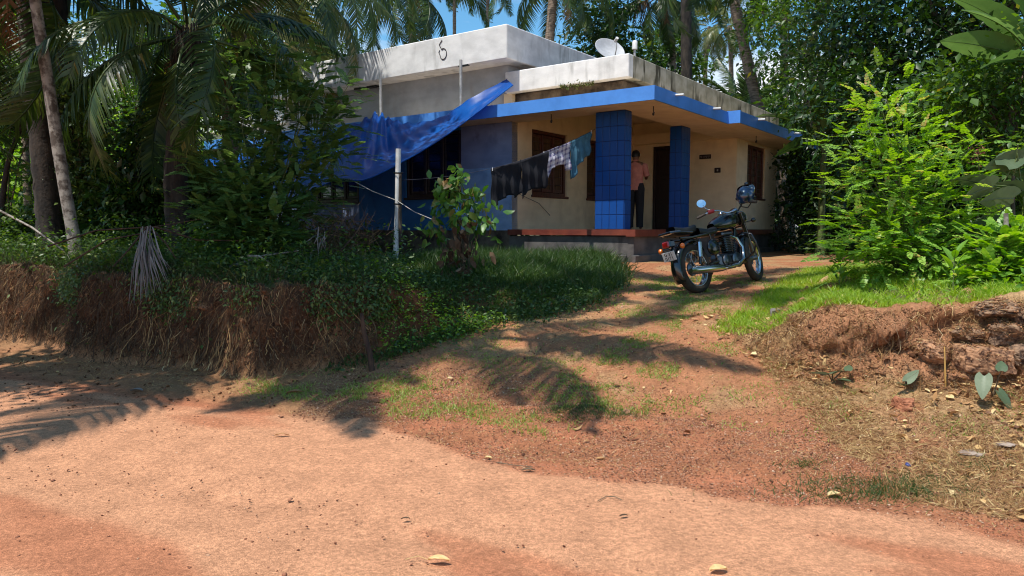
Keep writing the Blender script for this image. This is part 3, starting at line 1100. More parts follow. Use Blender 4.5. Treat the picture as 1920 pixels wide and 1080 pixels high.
G1 = 'coconut palms behind the house'
palm('coconut palm behind the white upper roof block, fronds drooping to both sides', [pp(778, 30), pp(776, 30, py=200), pp(770, 30, py=-20)], .2, .15, 22, 1.05, FR, G1, 1, 0, seed=3)
palm('coconut palm with yellowish sunlit fronds left of the satellite dish', [pp(1022, 27), pp(1028, 27, py=130), pp(1040, 27, py=-45)], .2, .16, 20, .95, FRY + FR[2:], G1, 1, 4, seed=5)
palm('dark coconut palm with tan dead fronds hanging above the low roof', [pp(1262, 31), pp(1262, 31, py=150), pp(1240, 31, py=-8)], .22, .17, 24, .95, FR, G1, 5, 6, seed=8)
palm('tall thick dark coconut palm trunk just right of the palm with dead fronds', [pp(1290, 29), pp(1287, 29, py=120), pp(1286, 29, py=-260)], .24, .19, 18, 1.0, FR, G1, 0, 0, seed=9, mt=M_barkd)
palm('slim distant coconut palm trunk over the upper roof, left one of the thin pair', [pp(850, 52), pp(852, 52, py=80), pp(851, 52, py=-70)], .16, .11, 15, 1.05, FR, G1, 0, 0, seed=12)
palm('slim distant coconut palm trunk over the upper roof, right one of the thin pair', [pp(912, 49), pp(914, 49, py=60), pp(917, 49, py=-50)], .16, .11, 15, 1.05, FR, G1, 0, 0, seed=14)
palm('distant pale coconut palm in the sky gap left of the leaning trunk', [pp(1318, 47), pp(1322, 47, py=150), pp(1330, 47, py=50)], .17, .12, 20, .95, FRY, G1, 1, 4, seed=18)
palm('farther pale coconut palm with nuts, partly behind the leaning trunk', [pp(1372, 40), pp(1371, 40, py=140), pp(1368, 40, py=48)], .16, .12, 18, .72, FRY, G1, 1, 7, seed=21)
palm('leaning ringed coconut palm rising past the right end of the roof', [pp(1482, 22.5), pp(1468, 22.5, py=350), pp(1426, 22.5, py=215), pp(1398, 22.5, py=100), pp(1345, 22.5, py=-140)], .20, .14, 20, 1.0, FR, G1, 0, 0, seed=24)
palm('coconut palm far right behind the dark trees with a hanging tan frond', [pp(1475, 34), pp(1470, 34, py=60), pp(1462, 34, py=-30)], .19, .14, 18, .95, FRY + FR[1:], G1, 2, 0, seed=26)
palm('short young palm with upright fronds beside the banana leaves behind the roof', [pp(1385, 27), pp(1386, 27, py=230)], .13, .12, 9, .72, FR[:2], G1, 0, 0, seed=28, name='young_palm', tilt0=85, tilt1=25)

G2 = 'palms of the left plot'
pD = [pp(338, 11.2), pp(330, 11.2, py=330), pp(345, 11.2, py=165), pp(352, 11.2, py=70)]
pd = palm('low coconut palm on the bank with a dark shaggy crown and arching fronds', pD, .19, .15, 24, .84, FR, G2, 0, 0, seed=33, mt=M_barkd, tilt0=74, tilt1=-42)
k = 420
sh = MB()
V = []
for i in range(k):
    a = R.uniform(0, 2 * pi)
    r_ = R.uniform(.1, .24)
    z0 = R.uniform(-.25, .25)
    p = Vector(pD[-1]) + Vector((cos(a) * r_, sin(a) * r_, z0 - .05))
    ln = R.uniform(.25, .75)
    q_ = p + Vector((cos(a) * .1 * R.random(), sin(a) * .1 * R.random(), -ln))
    w_ = Vector((-sin(a), cos(a), 0)) * .009
    sh.add([p - w_, p + w_, q_], [(0, 1, 2)])
sh.build('hanging_fibre', M_barkd, pd, world=True, kind='stuff')
for (x_, y_, z_) in ((-.05, -.1, -.2), (.12, .02, -.35)):
    m = Matrix.Translation(Vector(pD[-1]) - Vector(pD[0]) + Vector((x_, y_, z_))) @ Matrix.Rotation(R.uniform(0, 6), 4, 'Z') @ Matrix.Scale(.55, 4)
    link('dead_frond', FRD[0], pd, m)
palm('very tall palm leaning over the bank from beyond the left edge', [(-9.0, 6.4, .05), (-7.6, 6.3, 4), (-5.6, 6.1, 8.2)], .19, .14, 24, 1.12, FR, G2, 0, 0, seed=41)
palm('palm leaning far over the foot of the driveway from beyond the left edge', [(-8.6, 7.0, 0.05), (-5.8, 6.5, 4.6), (-2.9, 6.0, 7.6)], .17, .13, 15, .86, FR[:3], G2, 0, 0, seed=43, tilt0=50, tilt1=-12)
palm('tallest palm leaning over the driveway from beyond the left edge', [(-9.9, 7.6, 0.05), (-6.6, 6.8, 7.5), (-1.6, 6.2, 13.4)], .17, .13, 11, .78, FR, G2, 0, 0, seed=44)
palm('thick dark palm trunk covered with climbing leaves on the bank', [pp(196, 13.2), pp(165, 13.2, py=380), pp(130, 13.2, py=150), pp(100, 13.2, py=-20), pp(150, 11.6, py=-560)], .25, .2, 24, 1.05, FR, G2, 0, 0, seed=45, mt=M_barkd)
palm('dark palm behind the pale slender trunk with long leaf stalks', [pp(96, 12.2), pp(84, 12.2, py=300), pp(66, 12.2, py=120), pp(55, 12.2, py=-60)], .2, .2, 20, 1.0, FR, G2, 2, 0, seed=47, mt=M_barkd)
palm('tall palm standing behind the tarpaulin side of the plot', [pp(560, 24.5), pp(548, 24.5, py=100), pp(600, 24.5, py=-75)], .2, .15, 24, 1.1, FR, G2, 0, 0, seed=49)
palm('palm with bright fronds reaching over the upper roof from the left', [pp(430, 17), pp(440, 17, py=100), pp(520, 17, py=-40)], .19, .15, 26, 1.02, FR[:3] + FRY[1:2], G2, 0, 0, seed=53)

# ------------------------------------------------------------------ leafy trees
def limb(p0, p1, n=4, wob=.12):
    p0, p1 = Vector(p0), Vector(p1)
    L_ = (p1 - p0).length
    return [p0.lerp(p1, i / n) + (Vector((R.uniform(-1, 1), R.uniform(-1, 1), R.uniform(-.4, .8))) * wob * L_ * sin(pi * i / n) * .5) for i in range(n + 1)]


def tree(label, base, top_, r0, blobs, nleaf, ls, m, group=None, name='broadleaf_tree', cat='tree', bark=None, clump=.45, tmpl=LEAF2, seed=1, nbr=None, aspect=1.0, per=26, droop=-.25):
    """blobs: list of (centre, radii). leaves grow in twig clumps through each blob, none in the gaps between"""
    t_ = thing(name, label, cat, base, group=group)
    bk_ = bark or M_bark
    if r0 > 0:
        trunk_mb([base, Vector(base).lerp(Vector(top_), .5) + Vector((R.uniform(-.1, .1), R.uniform(-.1, .1), 0)), top_], r0, r0 * .45, False, 8, .3).build('trunk', bk_, t_, world=True)
    vol = [b_[1][0] * b_[1][1] * b_[1][2] for b_ in blobs]
    cs, lens = [], []
    tot = sum(v ** .67 for v in vol)
    for (c, rr), v in zip(blobs, vol):
        n = max(3, int(nleaf / per * v ** .67 / tot))
        dd = rdir(n)
        rad = rng.random(n) ** .42
        cs.append(np.array(c) + dd * rad[:, None] * np.array(rr))
        if r0 > 0:
            s0 = Vector(base).lerp(Vector(top_), R.uniform(.5, .95))
            pts = limb(s0, c)
            MB().tube(pts, [max(.012, r0 * .38 * (1 - .8 * i / 4)) for i in range(5)], 5).build('branch', bk_, t_, world=True)
            tw = MB()
            for j in rng.choice(n, min(n, nbr or 7), replace=False):
                e_ = cs[-1][j]
                pts2 = limb(c, e_, 3)
                tw.tube(pts2, [max(.008, r0 * .12), .012, .008, .005], 4)
            tw.build('twig', bk_, t_, world=True, kind='stuff')
    cs = np.concatenate(cs)
    n = len(cs)
    own = np.repeat(np.arange(n), per)
    N = len(own)
    cd = rdir(n, .1, .7)
    off = rng.normal(size=(N, 3)) * clump * np.array([.6, .6, .38])
    P = cs[own] + off
    ax = norm(norm(off) * .8 + cd[own] * .5 + np.array([0, 0, droop]) + rng.normal(size=(N, 3)) * .35)
    up = norm(rng.normal(size=(N, 3)) * .45 + np.array([0, 0, 1]))
    sz = ls * np.clip(rng.lognormal(-.08, .38, N), .35, 2.2)
    V, fc, ow = scatter(*tmpl, frames(ax, up, np.stack([sz, sz * aspect, sz], -1)), P)
    cb = rng.normal(0, .14, n)
    rn = np.clip(.5 + cb[own] + rng.normal(0, .16, N), 0, 1)
    V = V - np.array(base)
    link('crown', npmesh('crown', V, fc, m, rn[ow]), t_)
    return t_


def blob(px, py, Y, r, ry=None):
    p = at(px, py, Y)
    return (tuple(p), (r, r, ry or r * .8))


GB = 'dense trees right of the house'
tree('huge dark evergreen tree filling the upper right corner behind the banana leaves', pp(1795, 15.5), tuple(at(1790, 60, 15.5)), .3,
     [blob(1620, 40, 16, 1.6), blob(1760, -10, 15, 1.7), blob(1700, 110, 15, 1.5), blob(1860, 110, 14, 1.5), blob(1600, 170, 16.5, 1.3), blob(1560, 80, 17, 1.2), blob(1880, -20, 15, 1.6), ((8.5, 12.5, 8.5), (2.4, 2.2, 1.4)), ((5.8, 14.5, 9.5), (2.2, 2, 1.3)), ((11.5, 12, 9), (2.4, 2, 1.4))],  # last blobs, above the view, are added to shade the trees below
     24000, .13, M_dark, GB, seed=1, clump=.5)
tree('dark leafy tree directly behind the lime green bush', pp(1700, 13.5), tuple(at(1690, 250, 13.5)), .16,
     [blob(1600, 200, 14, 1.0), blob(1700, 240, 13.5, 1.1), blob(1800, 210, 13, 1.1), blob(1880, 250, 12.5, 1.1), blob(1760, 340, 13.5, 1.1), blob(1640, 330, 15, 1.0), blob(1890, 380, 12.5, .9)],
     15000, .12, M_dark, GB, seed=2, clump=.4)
tree('tall airy tree with small leaves and bare twigs beside the leaning palm', pp(1530, 21), tuple(at(1520, 60, 21)), .2,
     [blob(1480, 40, 21, 1.3), blob(1540, -20, 21, 1.6), blob(1470, 130, 22, .9), blob(1550, 140, 20, 1.1), blob(1500, 220, 21, .9), blob(1430, 20, 23, .9)],
     9000, .12, M_mid, GB, seed=3, clump=.5, bark=M_barkl, nbr=12)
tree('dark bushy tree behind the far right corner of the house', pp(1570, 20), tuple(at(1565, 300, 20)), .15,
     [blob(1520, 300, 20, 1.1), blob(1580, 350, 19, 1.3), blob(1530, 390, 20, 1.0), blob(1620, 420, 18, 1.3), blob(1470, 250, 24, 1.0)],
     11000, .14, M_dark, GB, seed=4, clump=.45)
tree('mid green creeper covered tree at the right edge behind the broad grey leaves', pp(1895, 11), tuple(at(1900, 180, 11)), .12,
     [blob(1850, 190, 11, .8), blob(1920, 130, 11, .9), blob(1900, 300, 10.6, .6), blob(1800, 160, 11.5, .7), blob(1960, 350, 10.5, .9)],
     7000, .10, M_mid, GB, seed=5, clump=.35)
GH = 'trees behind the house roof'
tree('dark mango tree rising behind the satellite dish', pp(1130, 30), tuple(at(1140, 120, 30)), .25,
     [blob(1125, 60, 30, 1.5), blob(1165, 120, 30, 1.6), blob(1195, 165, 30, 1.4), blob(1090, 140, 30, 1.3), blob(1245, 190, 30, 1.3), blob(1140, 10, 31, 1.0)],
     13000, .17, M_dark, GH, seed=6, clump=.5)
tree('low dark tree top just over the right part of the parapet', pp(1340, 33), tuple(at(1340, 250, 33)), .2,
     [blob(1300, 215, 33, 1.3), blob(1345, 215, 33, 1.2), blob(1400, 235, 33, 1.3), blob(1260, 190, 33, 1.2)],
     6000, .17, M_dark, GH, seed=7, clump=.5)

# distant backdrop trees all round the plot
GF = 'distant trees round the plot'
far_specs = [
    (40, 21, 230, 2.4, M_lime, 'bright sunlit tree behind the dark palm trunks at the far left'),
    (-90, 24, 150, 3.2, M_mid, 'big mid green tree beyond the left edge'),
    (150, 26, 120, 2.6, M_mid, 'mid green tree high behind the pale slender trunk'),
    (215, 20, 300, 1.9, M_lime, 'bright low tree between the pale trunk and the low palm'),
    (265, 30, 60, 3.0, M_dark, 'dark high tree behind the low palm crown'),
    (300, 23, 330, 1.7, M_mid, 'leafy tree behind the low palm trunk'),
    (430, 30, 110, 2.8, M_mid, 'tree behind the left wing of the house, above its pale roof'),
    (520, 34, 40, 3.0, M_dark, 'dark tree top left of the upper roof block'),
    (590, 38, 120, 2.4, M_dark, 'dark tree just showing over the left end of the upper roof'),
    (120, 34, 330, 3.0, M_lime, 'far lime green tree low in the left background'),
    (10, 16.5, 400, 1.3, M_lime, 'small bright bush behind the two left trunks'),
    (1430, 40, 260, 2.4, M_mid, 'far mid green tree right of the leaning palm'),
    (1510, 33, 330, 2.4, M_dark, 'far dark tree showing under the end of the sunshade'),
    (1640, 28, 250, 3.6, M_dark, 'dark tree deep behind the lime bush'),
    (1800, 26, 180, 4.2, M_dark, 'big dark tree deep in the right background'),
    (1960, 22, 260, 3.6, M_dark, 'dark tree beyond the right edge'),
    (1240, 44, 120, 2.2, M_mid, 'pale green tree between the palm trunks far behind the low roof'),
]
for i, (px_, Y_, py_, rr, m_, lb) in enumerate(far_specs):
    b0 = pp(px_, Y_)
    c = at(px_, py_, Y_)
    bl = [(tuple(c), (rr, rr, rr * .8))]
    for j in range(7):
        a = R.uniform(0, 2 * pi)
        q_ = c + Vector((cos(a) * rr * .95, R.uniform(-.6, .6) * rr, sin(a) * rr * .8))
        if q_.z < 1.6: q_.z = 1.6
        s = rr * R.uniform(.45, .75)
        bl.append((tuple(q_), (s, s, s * .8)))
    lowz = c.z - rr
    while lowz > 2.2 and px_ not in (640, 1240):
        bl.append(((c.x + R.uniform(-.6, .6) * rr, Y_ + R.uniform(-.5, 1), lowz), (rr * .8, rr * .6, rr * .6)))
        lowz -= rr * .9
    tree(lb, b0, (c.x, c.y, max(c.z, b0[2] + 1.5)), .16 + .03 * rr, bl, 5200, .11 + .0035 * Y_, m_, GF, seed=60 + i, clump=.5, nbr=4)
tree('unseen spreading tree added beyond the left edge to shade the bank', (-8.6, 5.6, 0), (-7.2, 5.8, 5.2), .2,
     [((-6.2, 6.2, 6.2), (1.9, 1.6, 1.0)), ((-5.0, 7.2, 6.6), (1.5, 1.4, .9)), ((-7.8, 5.6, 6.0), (1.6, 1.5, 1.0)), ((-7.0, 7.6, 6.4), (1.4, 1.3, .9)), ((-4.4, 8.8, 6.9), (1.3, 1.3, .8))],
     6500, .13, M_mid, seed=90, clump=.42, nbr=5)  # out of view, put in to keep the bank in shade
tree('unseen spreading tree added beyond the left edge to dapple the tarpaulin', (-10.2, 12.3, 0.9), (-8.2, 12.0, 7.4), .2,
     [((-5.6, 12.2, 8.8), (1.8, 1.6, .9)), ((-4.0, 12.8, 9.2), (1.6, 1.5, .9)), ((-6.8, 13.0, 9.0), (1.6, 1.5, .9)), ((-3.0, 11.4, 9.3), (1.2, 1.2, .8)), ((-5.0, 10.6, 9.0), (1.4, 1.3, .8))],
     4600, .13, M_mid, seed=92, clump=.45, nbr=5)  # crown out of view, added for broken shade on the tarpaulin
# a far wood that closes the horizon
N = 46000
aa = rng.uniform(RAD(-62), RAD(62), N)
rr_ = rng.uniform(48, 60, N)
hh_ = (rng.random(N) ** .8) * (6.0 + 5.0 * fbm(aa * 9, aa * 0, 71))
PX = np.stack([np.sin(aa) * rr_, np.cos(aa) * rr_, 1 + hh_], -1)
V, fc, ow = scatter(*LEAF2, frames(rdir(N, -.3), rdir(N, 1), rng.uniform(.35, .75, N)), PX)
o = link('far_wood', npmesh('far_wood', V, fc, M_dark, np.clip(rng.normal(.5, .25, N), 0, 1)[ow]))
tag(o, 'dark green wood closing the view behind the plot', 'wood', kind='stuff')

# pale slender trunk
def plain_trunk(label, path, r0, r1, bark, top_blobs, nleaf, m, ls=.1, group=None):
    t_ = thing('slender_tree', label, 'tree', path[0], group=group)
    trunk_mb(path, r0, r1, False, 9, .2).build('trunk', bark, t_, world=True)
    b0 = Vector(path[-1])
    for c, rr in top_blobs:
        MB().tube(limb(b0, c), [.04, .03, .025, .02, .015], 5).build('branch', bark, t_, world=True)
    n = nleaf
    idx = rng.integers(0, len(top_blobs), n)
    cc = np.array([b_[0] for b_ in top_blobs])[idx]
    rr = np.array([b_[1] for b_ in top_blobs])[idx]
    P = cc + rdir(n) * (rng.random(n) ** .5)[:, None] * rr
    V, fc, ow = scatter(*LEAF2, frames(rdir(n, -.3), norm(rng.normal(size=(n, 3)) * .5 + [0, 0, 1]), ls * rng.uniform(.6, 1.2, n)), P)
    link('crown', npmesh('crown', V - np.array(path[0]), fc, m, np.clip(rng.normal(.5, .2, n), 0, 1)[ow]), t_)
    return t_


plain_trunk('pale slender tree trunk leaning left in front of the dark palm trunks', [pp(146, 10.6), pp(118, 10.6, py=330), pp(96, 10.6, py=190), pp(62, 10.6, py=-30), pp(40, 10.6, py=-220)], .088, .07, M_barkl,
            [blob(0, -240, 10.6, .9), blob(90, -330, 10.6, 1.0), blob(-60, -330, 10.6, 1)], 2600, M_mid)
plain_trunk('thin reddish trunk at the far left behind the dark palm trunk', [pp(58, 15), pp(50, 15, py=330), pp(46, 15, py=200)], .09, .06, M_palmtrunk,
            [blob(40, 150, 15, .8), blob(80, 120, 15, .7)], 1500, M_mid)
plain_trunk('thin leaning stem crossing the left edge', [pp(-6, 12.8), pp(12, 12.8, py=320), pp(45, 12.8, py=225)], .06, .03, M_barkd,
            [blob(45, 200, 12.8, .55), blob(10, 150, 12.8, .6)], 1200, M_weed)

# climbing leaves and mid-height foliage of the left plot
GL = 'bushes under the palms of the left plot'
bush_specs = [
    (175, 12.6, [(150, 300, .5), (180, 230, .45), (190, 350, .55), (160, 400, .5), (135, 180, .4)], 5200, M_weed, 'climbing leaves round the thick dark palm trunk'),
    (265, 12.2, [(260, 330, .65), (300, 400, .6), (230, 400, .6), (280, 260, .5)], 6500, M_dark, 'dark bush between the thick palm trunk and the low palm'),
    (70, 12.9, [(60, 440, .5), (20, 430, .5), (90, 400, .4), (100, 330, .35)], 3600, M_weed, 'low dark bush at the foot of the left trunks'),
    (400, 12.4, [(400, 360, .5), (440, 400, .5), (360, 330, .4)], 4200, M_weed, 'bush left of the tall compound leaf shrub'),
    (20, 13.5, [(20, 240, .6), (-30, 330, .7), (60, 200, .5)], 3000, M_mid, 'leafy climber hanging at the left edge'),
    (420, 16.5, [(250, 190, 1.0), (330, 230, .8), (420, 190, 1.0), (470, 120, .9)], 6500, M_mid, 'medium tree behind the low palm with small sunlit leaves'),
]
for px_, Y_, bl, n_, m_, lb in bush_specs:
    b0 = pp(px_, Y_)
    tree(lb, b0, (b0[0], b0[1], b0[2] + .9), .04, [blob(a, b_, Y_, c) for a, b_, c in bl], n_, .075 + .002 * Y_, m_, GL, name='bush', cat='bush', clump=.2, bark=M_twig, nbr=6)

# ------------------------------------------------------------------ compound-leaf shrubs
LEAFR = (np.array([[0, 0, 0], [.26, -.38, .03], [.72, -.36, .0], [1, 0, -.08], [.72, .36, .0], [.26, .38, .03], [.5, 0, -.02]]),
         [np.array([[0, 1, 2, 6], [6, 2, 3, 4], [0, 6, 4, 5]])])


def spray_template(npair, L_, lw, seed):
    """a twig with paired leaflets, along +x, normal +z"""
    g = np.random.default_rng(seed)
    Ms, Ts = [], []
    for i in range(npair):
        s = (i + .7) / npair
        for sg in (-1, 1):
            a = np.array([.45 + .3 * s, sg * 1.0, g.uniform(-.15, .15)])
            Ms.append(frames(a[None], np.array([[g.uniform(-.25, .25), g.uniform(-.25, .25), 1.]]), np.array([lw * g.uniform(.8, 1.1) * (.75 + .5 * sin(pi * s))]))[0])
            Ts.append([s, 0, -.10 * s * s])
    Ms.append(frames(np.array([[1., 0, -.1]]), np.array([[0, 0, 1.]]), np.array([lw]))[0])
    Ts.append([1, 0, -.1])
    V, fc, ow = scatter(LEAFR[0], LEAFR[1], np.array(Ms), np.array(Ts))
    # thin rachis strip
    k_ = len(V)
    V = np.concatenate([V, [[0, -.008, 0], [0, .008, 0], [1, -.003, -.1], [1, .003, -.1]]])
    V = V * L_
    return V, [np.array([[k_, k_ + 2, k_ + 3, k_ + 1]])] + fc, None


def shrub(label, base, tips, nspray, sl_, lw, m, npair=6, name='shrub', group=None, bark=None, spread=.35, upb=.15):
    t_ = thing(name, label, 'shrub', base, group=group)
    pts_all, dirs = [], []
    for tp in tips:
        b1 = Vector(base) + Vector((R.uniform(-.12, .12), R.uniform(-.12, .12), 0))
        mid = b1.lerp(Vector(tp), .5) + Vector((0, 0, .25 * (Vector(tp) - b1).length * .5))
        path = [b1, b1.lerp(mid, .5) + Vector((R.uniform(-.05, .05), 0, .05)), mid, mid.lerp(Vector(tp), .55), Vector(tp)]
        MB().tube(path, [.016, .013, .010, .007, .003], 5).build('stem', bark or M_twiggreen, t_, world=True)
        for i in range(5, 41):
            f = i / 40 * 4
            a = min(3, int(f))
            p = path[a].lerp(path[a + 1], f - a)
            pts_all.append(p)
            dirs.append((path[a + 1] - path[a]).normalized())
    pts_all = np.array([tuple(p) for p in pts_all])
    dirs = np.array([tuple(p) for p in dirs])
    wt = np.tile((np.arange(5, 41) / 40) ** 1.1, len(tips))
    idx = rng.choice(len(pts_all), nspray, p=wt / wt.sum())
    side = rdir(nspray, 0, .35)
    ax = norm(dirs[idx] * np.array([.35, .35, .12]) + side * 1.0 + np.array([0, 0, upb - .12]))
    start = pts_all[idx] + side * (rng.random(nspray) ** .8)[:, None] * spread
    up = norm(rng.normal(size=(nspray, 3)) * .22 + np.array([0, 0, 1]))
    tv, tf, _ = spray_template(npair, 1.0, lw, 3)
    V, fc, ow = scatter(tv, tf, frames(ax, up, sl_ * rng.uniform(.6, 1.25, nspray)), start)
    base_r = np.clip(rng.normal(.5, .2, nspray), 0, 1)
    rn = np.clip(base_r[ow] + rng.normal(0, .1, len(ow)), 0, 1)
    link('foliage', npmesh('foliage', V - np.array(base), fc, m, rn), t_)
    return t_


bz = gz(4.5, 8.4)
tips = [tuple(at(a, b_, y_)) for a, b_, y_ in [(1585, 255, 8.6), (1615, 200, 8.4), (1660, 175, 8.3), (1650, 190, 8.3), (1700, 240, 8.2), (1740, 260, 8.5), (1590, 400, 8.2), (1590, 470, 8.0), (1760, 330, 8.0), (1800, 400, 8.3), (1840, 420, 8.0), (1640, 330, 8.0),
                                              (1600, 380, 8.8), (1700, 380, 7.8), (1880, 480, 7.8), (1600, 330, 8.8), (1640, 460, 7.7), (1760, 470, 7.7), (1600, 300, 8.6), (1780, 280, 8.6), (1590, 440, 7.9), (1610, 490, 7.8), (1820, 330, 8.4), (1830, 260, 8.6), (1790, 370, 7.9), (1700, 430, 7.6), (1680, 300, 8.0), (1620, 270, 8.9)]]
shrub('big lime green shrub with sprays of paired leaves right of the driveway', (4.55, 8.4, bz), tips, 2100, .16, .23, M_lime, 5, spread=.46)
tips = [tuple(at(a, b_, y_)) for a, b_, y_ in [(1870, 450, 7.2), (1900, 500, 7.0), (1840, 520, 7.0), (1930, 430, 7.2), (1880, 540, 6.9)]]
shrub('lower leafy green shrub at the right edge beneath the broad grey leaves', (tx(1880, 7.2), 7.2, gz(tx(1880, 7.2), 7.2)), tips, 620, .17, .26, M_lime, 6, spread=.26)
tips = [tuple(at(a, b_, y_)) for a, b_, y_ in [(560, 110, 10.0), (600, 150, 9.9), (500, 170, 9.9), (450, 220, 9.8), (620, 240, 10.2), (560, 260, 9.6), (640, 190, 10.4), (470, 300, 9.7), (600, 320, 10.2), (520, 60, 10.1), (430, 300, 9.8), (400, 210, 10.0), (640, 280, 10.3), (410, 140, 10.2), (660, 150, 10.3), (380, 280, 10), (450, 90, 10.3), (610, 90, 10.3), (585, 380, 10), (500, 380, 9.8)]]
shrub('tall dark green shrub with feathery paired leaves in front of the tarpaulin', pp(492, 9.9), tips, 1700, .19, .23, M_feather, 8, spread=.5, bark=M_twiggreen)
tips = [tuple(at(a, b_, y_)) for a, b_, y_ in [(420, 330, 9.4), (470, 350, 9.3), (530, 380, 9.4), (380, 380, 9.3), (440, 420, 9.1), (520, 430, 9.1)]]
shrub('weedy shrub on the bank top below the tall feathery shrub', pp(455, 9.3), tips, 900, .17, .24, M_feather, 7, spread=.4)
# sapling with red-brown leaves
sb = pp(872, 9.9)
tips = [tuple(at(a, b_, y_)) for a, b_, y_ in [(830, 375, 9.8), (860, 345, 9.9), (890, 375, 10.), (905, 415, 9.9), (815, 425, 9.9), (860, 400, 9.7), (845, 350, 10)]]
t_ = thing('sapling', 'sapling with drooping red brown and green leaves in front of the blue wall', 'sapling', sb)
for tp in tips:
    MB().tube(limb(sb, tp, 4, .06), [.016, .013, .01, .006, .003], 5).build('stem', M_twig, t_, world=True)
n = 330
bi = np.array(tips)[rng.integers(0, len(tips), n)]
P = bi + rng.normal(size=(n, 3)) * [.10, .10, .13]
V, fc, ow = scatter(*LEAF4, frames(norm(rng.normal(size=(n, 3)) * .6 + [0, 0, -.8]), rdir(n, .4), rng.uniform(.09, .17, n)), P)
rn = np.clip(rng.normal(.45, .22, n), 0, 1)
link('foliage', npmesh('foliage', V - np.array(sb), fc, M_redleaf, rn[ow]), t_)
n = 130
P = np.array([tuple(at(865, 470, 9.7))]) + rng.normal(size=(n, 3)) * [.14, .12, .22]
V, fc, ow = scatter(*LEAF4, frames(norm(rng.normal(size=(n, 3)) * .5 + [0, 0, -1]), rdir(n, .3), rng.uniform(.08, .15, n)), P)
link('dead_leaves', npmesh('dead_leaves', V - np.array(sb), fc, M_root, np.clip(rng.normal(.5, .25, n), 0, 1)[ow]), t_)
tip = at(835, 332, 9.9)
V, fc, ow = scatter(*LEAF4, frames(norm(rng.normal(size=(7, 3)) * .4 + [0, 0, -1]), rdir(7), rng.uniform(.12, .18, 7)), np.array([tuple(tip)]) + rng.normal(size=(7, 3)) * .03)
link('withered_leaf', npmesh('withered_leaf', V - np.array(sb), fc, M_litter, rng.random(7)[ow]), t_)

# ------------------------------------------------------------------ big leaves
def bigleaf(name, L_, W, droop, m, lobes=0, seed=0, heart=False, fold=.25, parent=None, mtx=None, stalk=0.0, tear=0):
    g = random.Random(seed)
    nu, nv = 14, 7
    P = []
    z, x, ang = 0, 0, .15
    for i in range(nu + 1):
        s = i / nu
        ang = .2 - droop * s
        row = []
        w = W * (sin(pi * min(1, max(0.0, (.04 + s * .96))) ** (.62 if heart else .8)) ** .75 if s < 1 else 0.01)
        for j in range(nv):
            v = (j / (nv - 1)) * 2 - 1
            wig = .012 * W * sin(s * 40 + j) * abs(v) * 2 + (g.uniform(-.03, .03) * W if tear and abs(v) > .9 else 0)
            xx = x - (abs(v) ** 1.3) * (.16 * L_ if heart else .02 * L_) * (1 - s)
            row.append(Vector((xx, v * w * .5, z + abs(v) * w * .5 * fold + wig)))
        P.append(row)
        x += cos(ang) * L_ / nu
        z += sin(ang) * L_ / nu
    mb = MB()
    mb.grid(P)
    mb.tube([P[i][3] - Vector((0, 0, .004)) for i in range(nu + 1)], [.011 * L_ ** .5 * (1 - .85 * i / nu) for i in range(nu + 1)], 4)
    me = mb.mesh(name, m)
    rr0 = g.random()
    a_ = me.attributes.new('rnd', 'FLOAT', 'FACE')
    a_.data.foreach_set('value', [min(1, max(0, rr0 * .7 + .15 + g.uniform(-.06, .06))) for _ in me.polygons])
    return link(name, me, parent, mtx)


def aim(p, d, roll=0, up=(0, 0, 1)):
    d = Vector(d).normalized()
    s = Vector(up).cross(d).normalized()
    n = d.cross(s)
    M = Matrix((d, s, n)).transposed().to_4x4()
    return Matrix.Translation(Vector(p)) @ M @ Matrix.Rotation(roll, 4, 'X')


def banana(label, base, top_, leaves, r0=.1, m=M_banana, group=None):
    t_ = thing('banana_plant', label, 'banana plant', base, group=group)
    trunk_mb([base, top_], r0, r0 * .55, False, 9, .25).build('trunk', MATS['twig_green'], t_, world=True)
    for i, (az, el, L_, W, dr, roll) in enumerate(leaves):
        d = Vector((cos(RAD(az)) * cos(RAD(el)), sin(RAD(az)) * cos(RAD(el)), sin(RAD(el))))
        p = Vector(top_) - Vector(base)
        MB().tube([p - Vector((0, 0, .1)), p + d * .2, p + d * .38], [.03, .022, .015], 6).build('stalk', MATS['twig_green'], t_)
        bigleaf('leaf', L_, W, dr, m, seed=i + int(base[1] * 10), parent=t_, mtx=aim(p + d * .36, d, RAD(roll)), tear=1)
    return t_


tp = at(1955, 110, 10.6)
banana('banana plant with large pale sunlit leaves in the upper right corner', (tp.x, tp.y, gz(tp.x, tp.y)), tuple(tp),
       [(165, 42, 1.2, .44, .7, 25), (180, 10, 1.15, .42, .5, 45), (190, 28, 1.1, .36, .6, -30), (150, 65, 1.3, .42, .9, 0), (60, 50, 1.2, .4, 1, 0), (200, -8, .9, .36, .6, 20), (-30, 40, 1.2, .4, 1, 0), (260, 45, 1.0, .38, 1.2, 0)])
tp = at(1405, 235, 27)
banana('bright banana plant rising just behind the roof beside the leaning palm', (tp.x, tp.y, gz(tp.x, tp.y)), tuple(tp),
       [(175, 50, 1.9, .6, .6, 0), (20, 60, 1.7, .6, .8, 0), (200, 20, 1.6, .6, .8, 20), (120, 75, 1.8, .6, .6, 0), (300, 40, 1.6, .55, 1.0, 0)])
tp = at(1545, 262, 17)
banana('shaded banana plant at the right end of the sunshade with a long blue green leaf', (tp.x, tp.y, gz(tp.x, tp.y)), tuple(tp),
       [(215, -15, 1.7, .5, .5, 40), (185, 25, 1.5, .5, .9, 0), (240, 40, 1.4, .45, 1, 0), (60, 55, 1.5, .45, .8, 0), (320, 20, 1.3, .45, .9, 0)], m=M_palm)

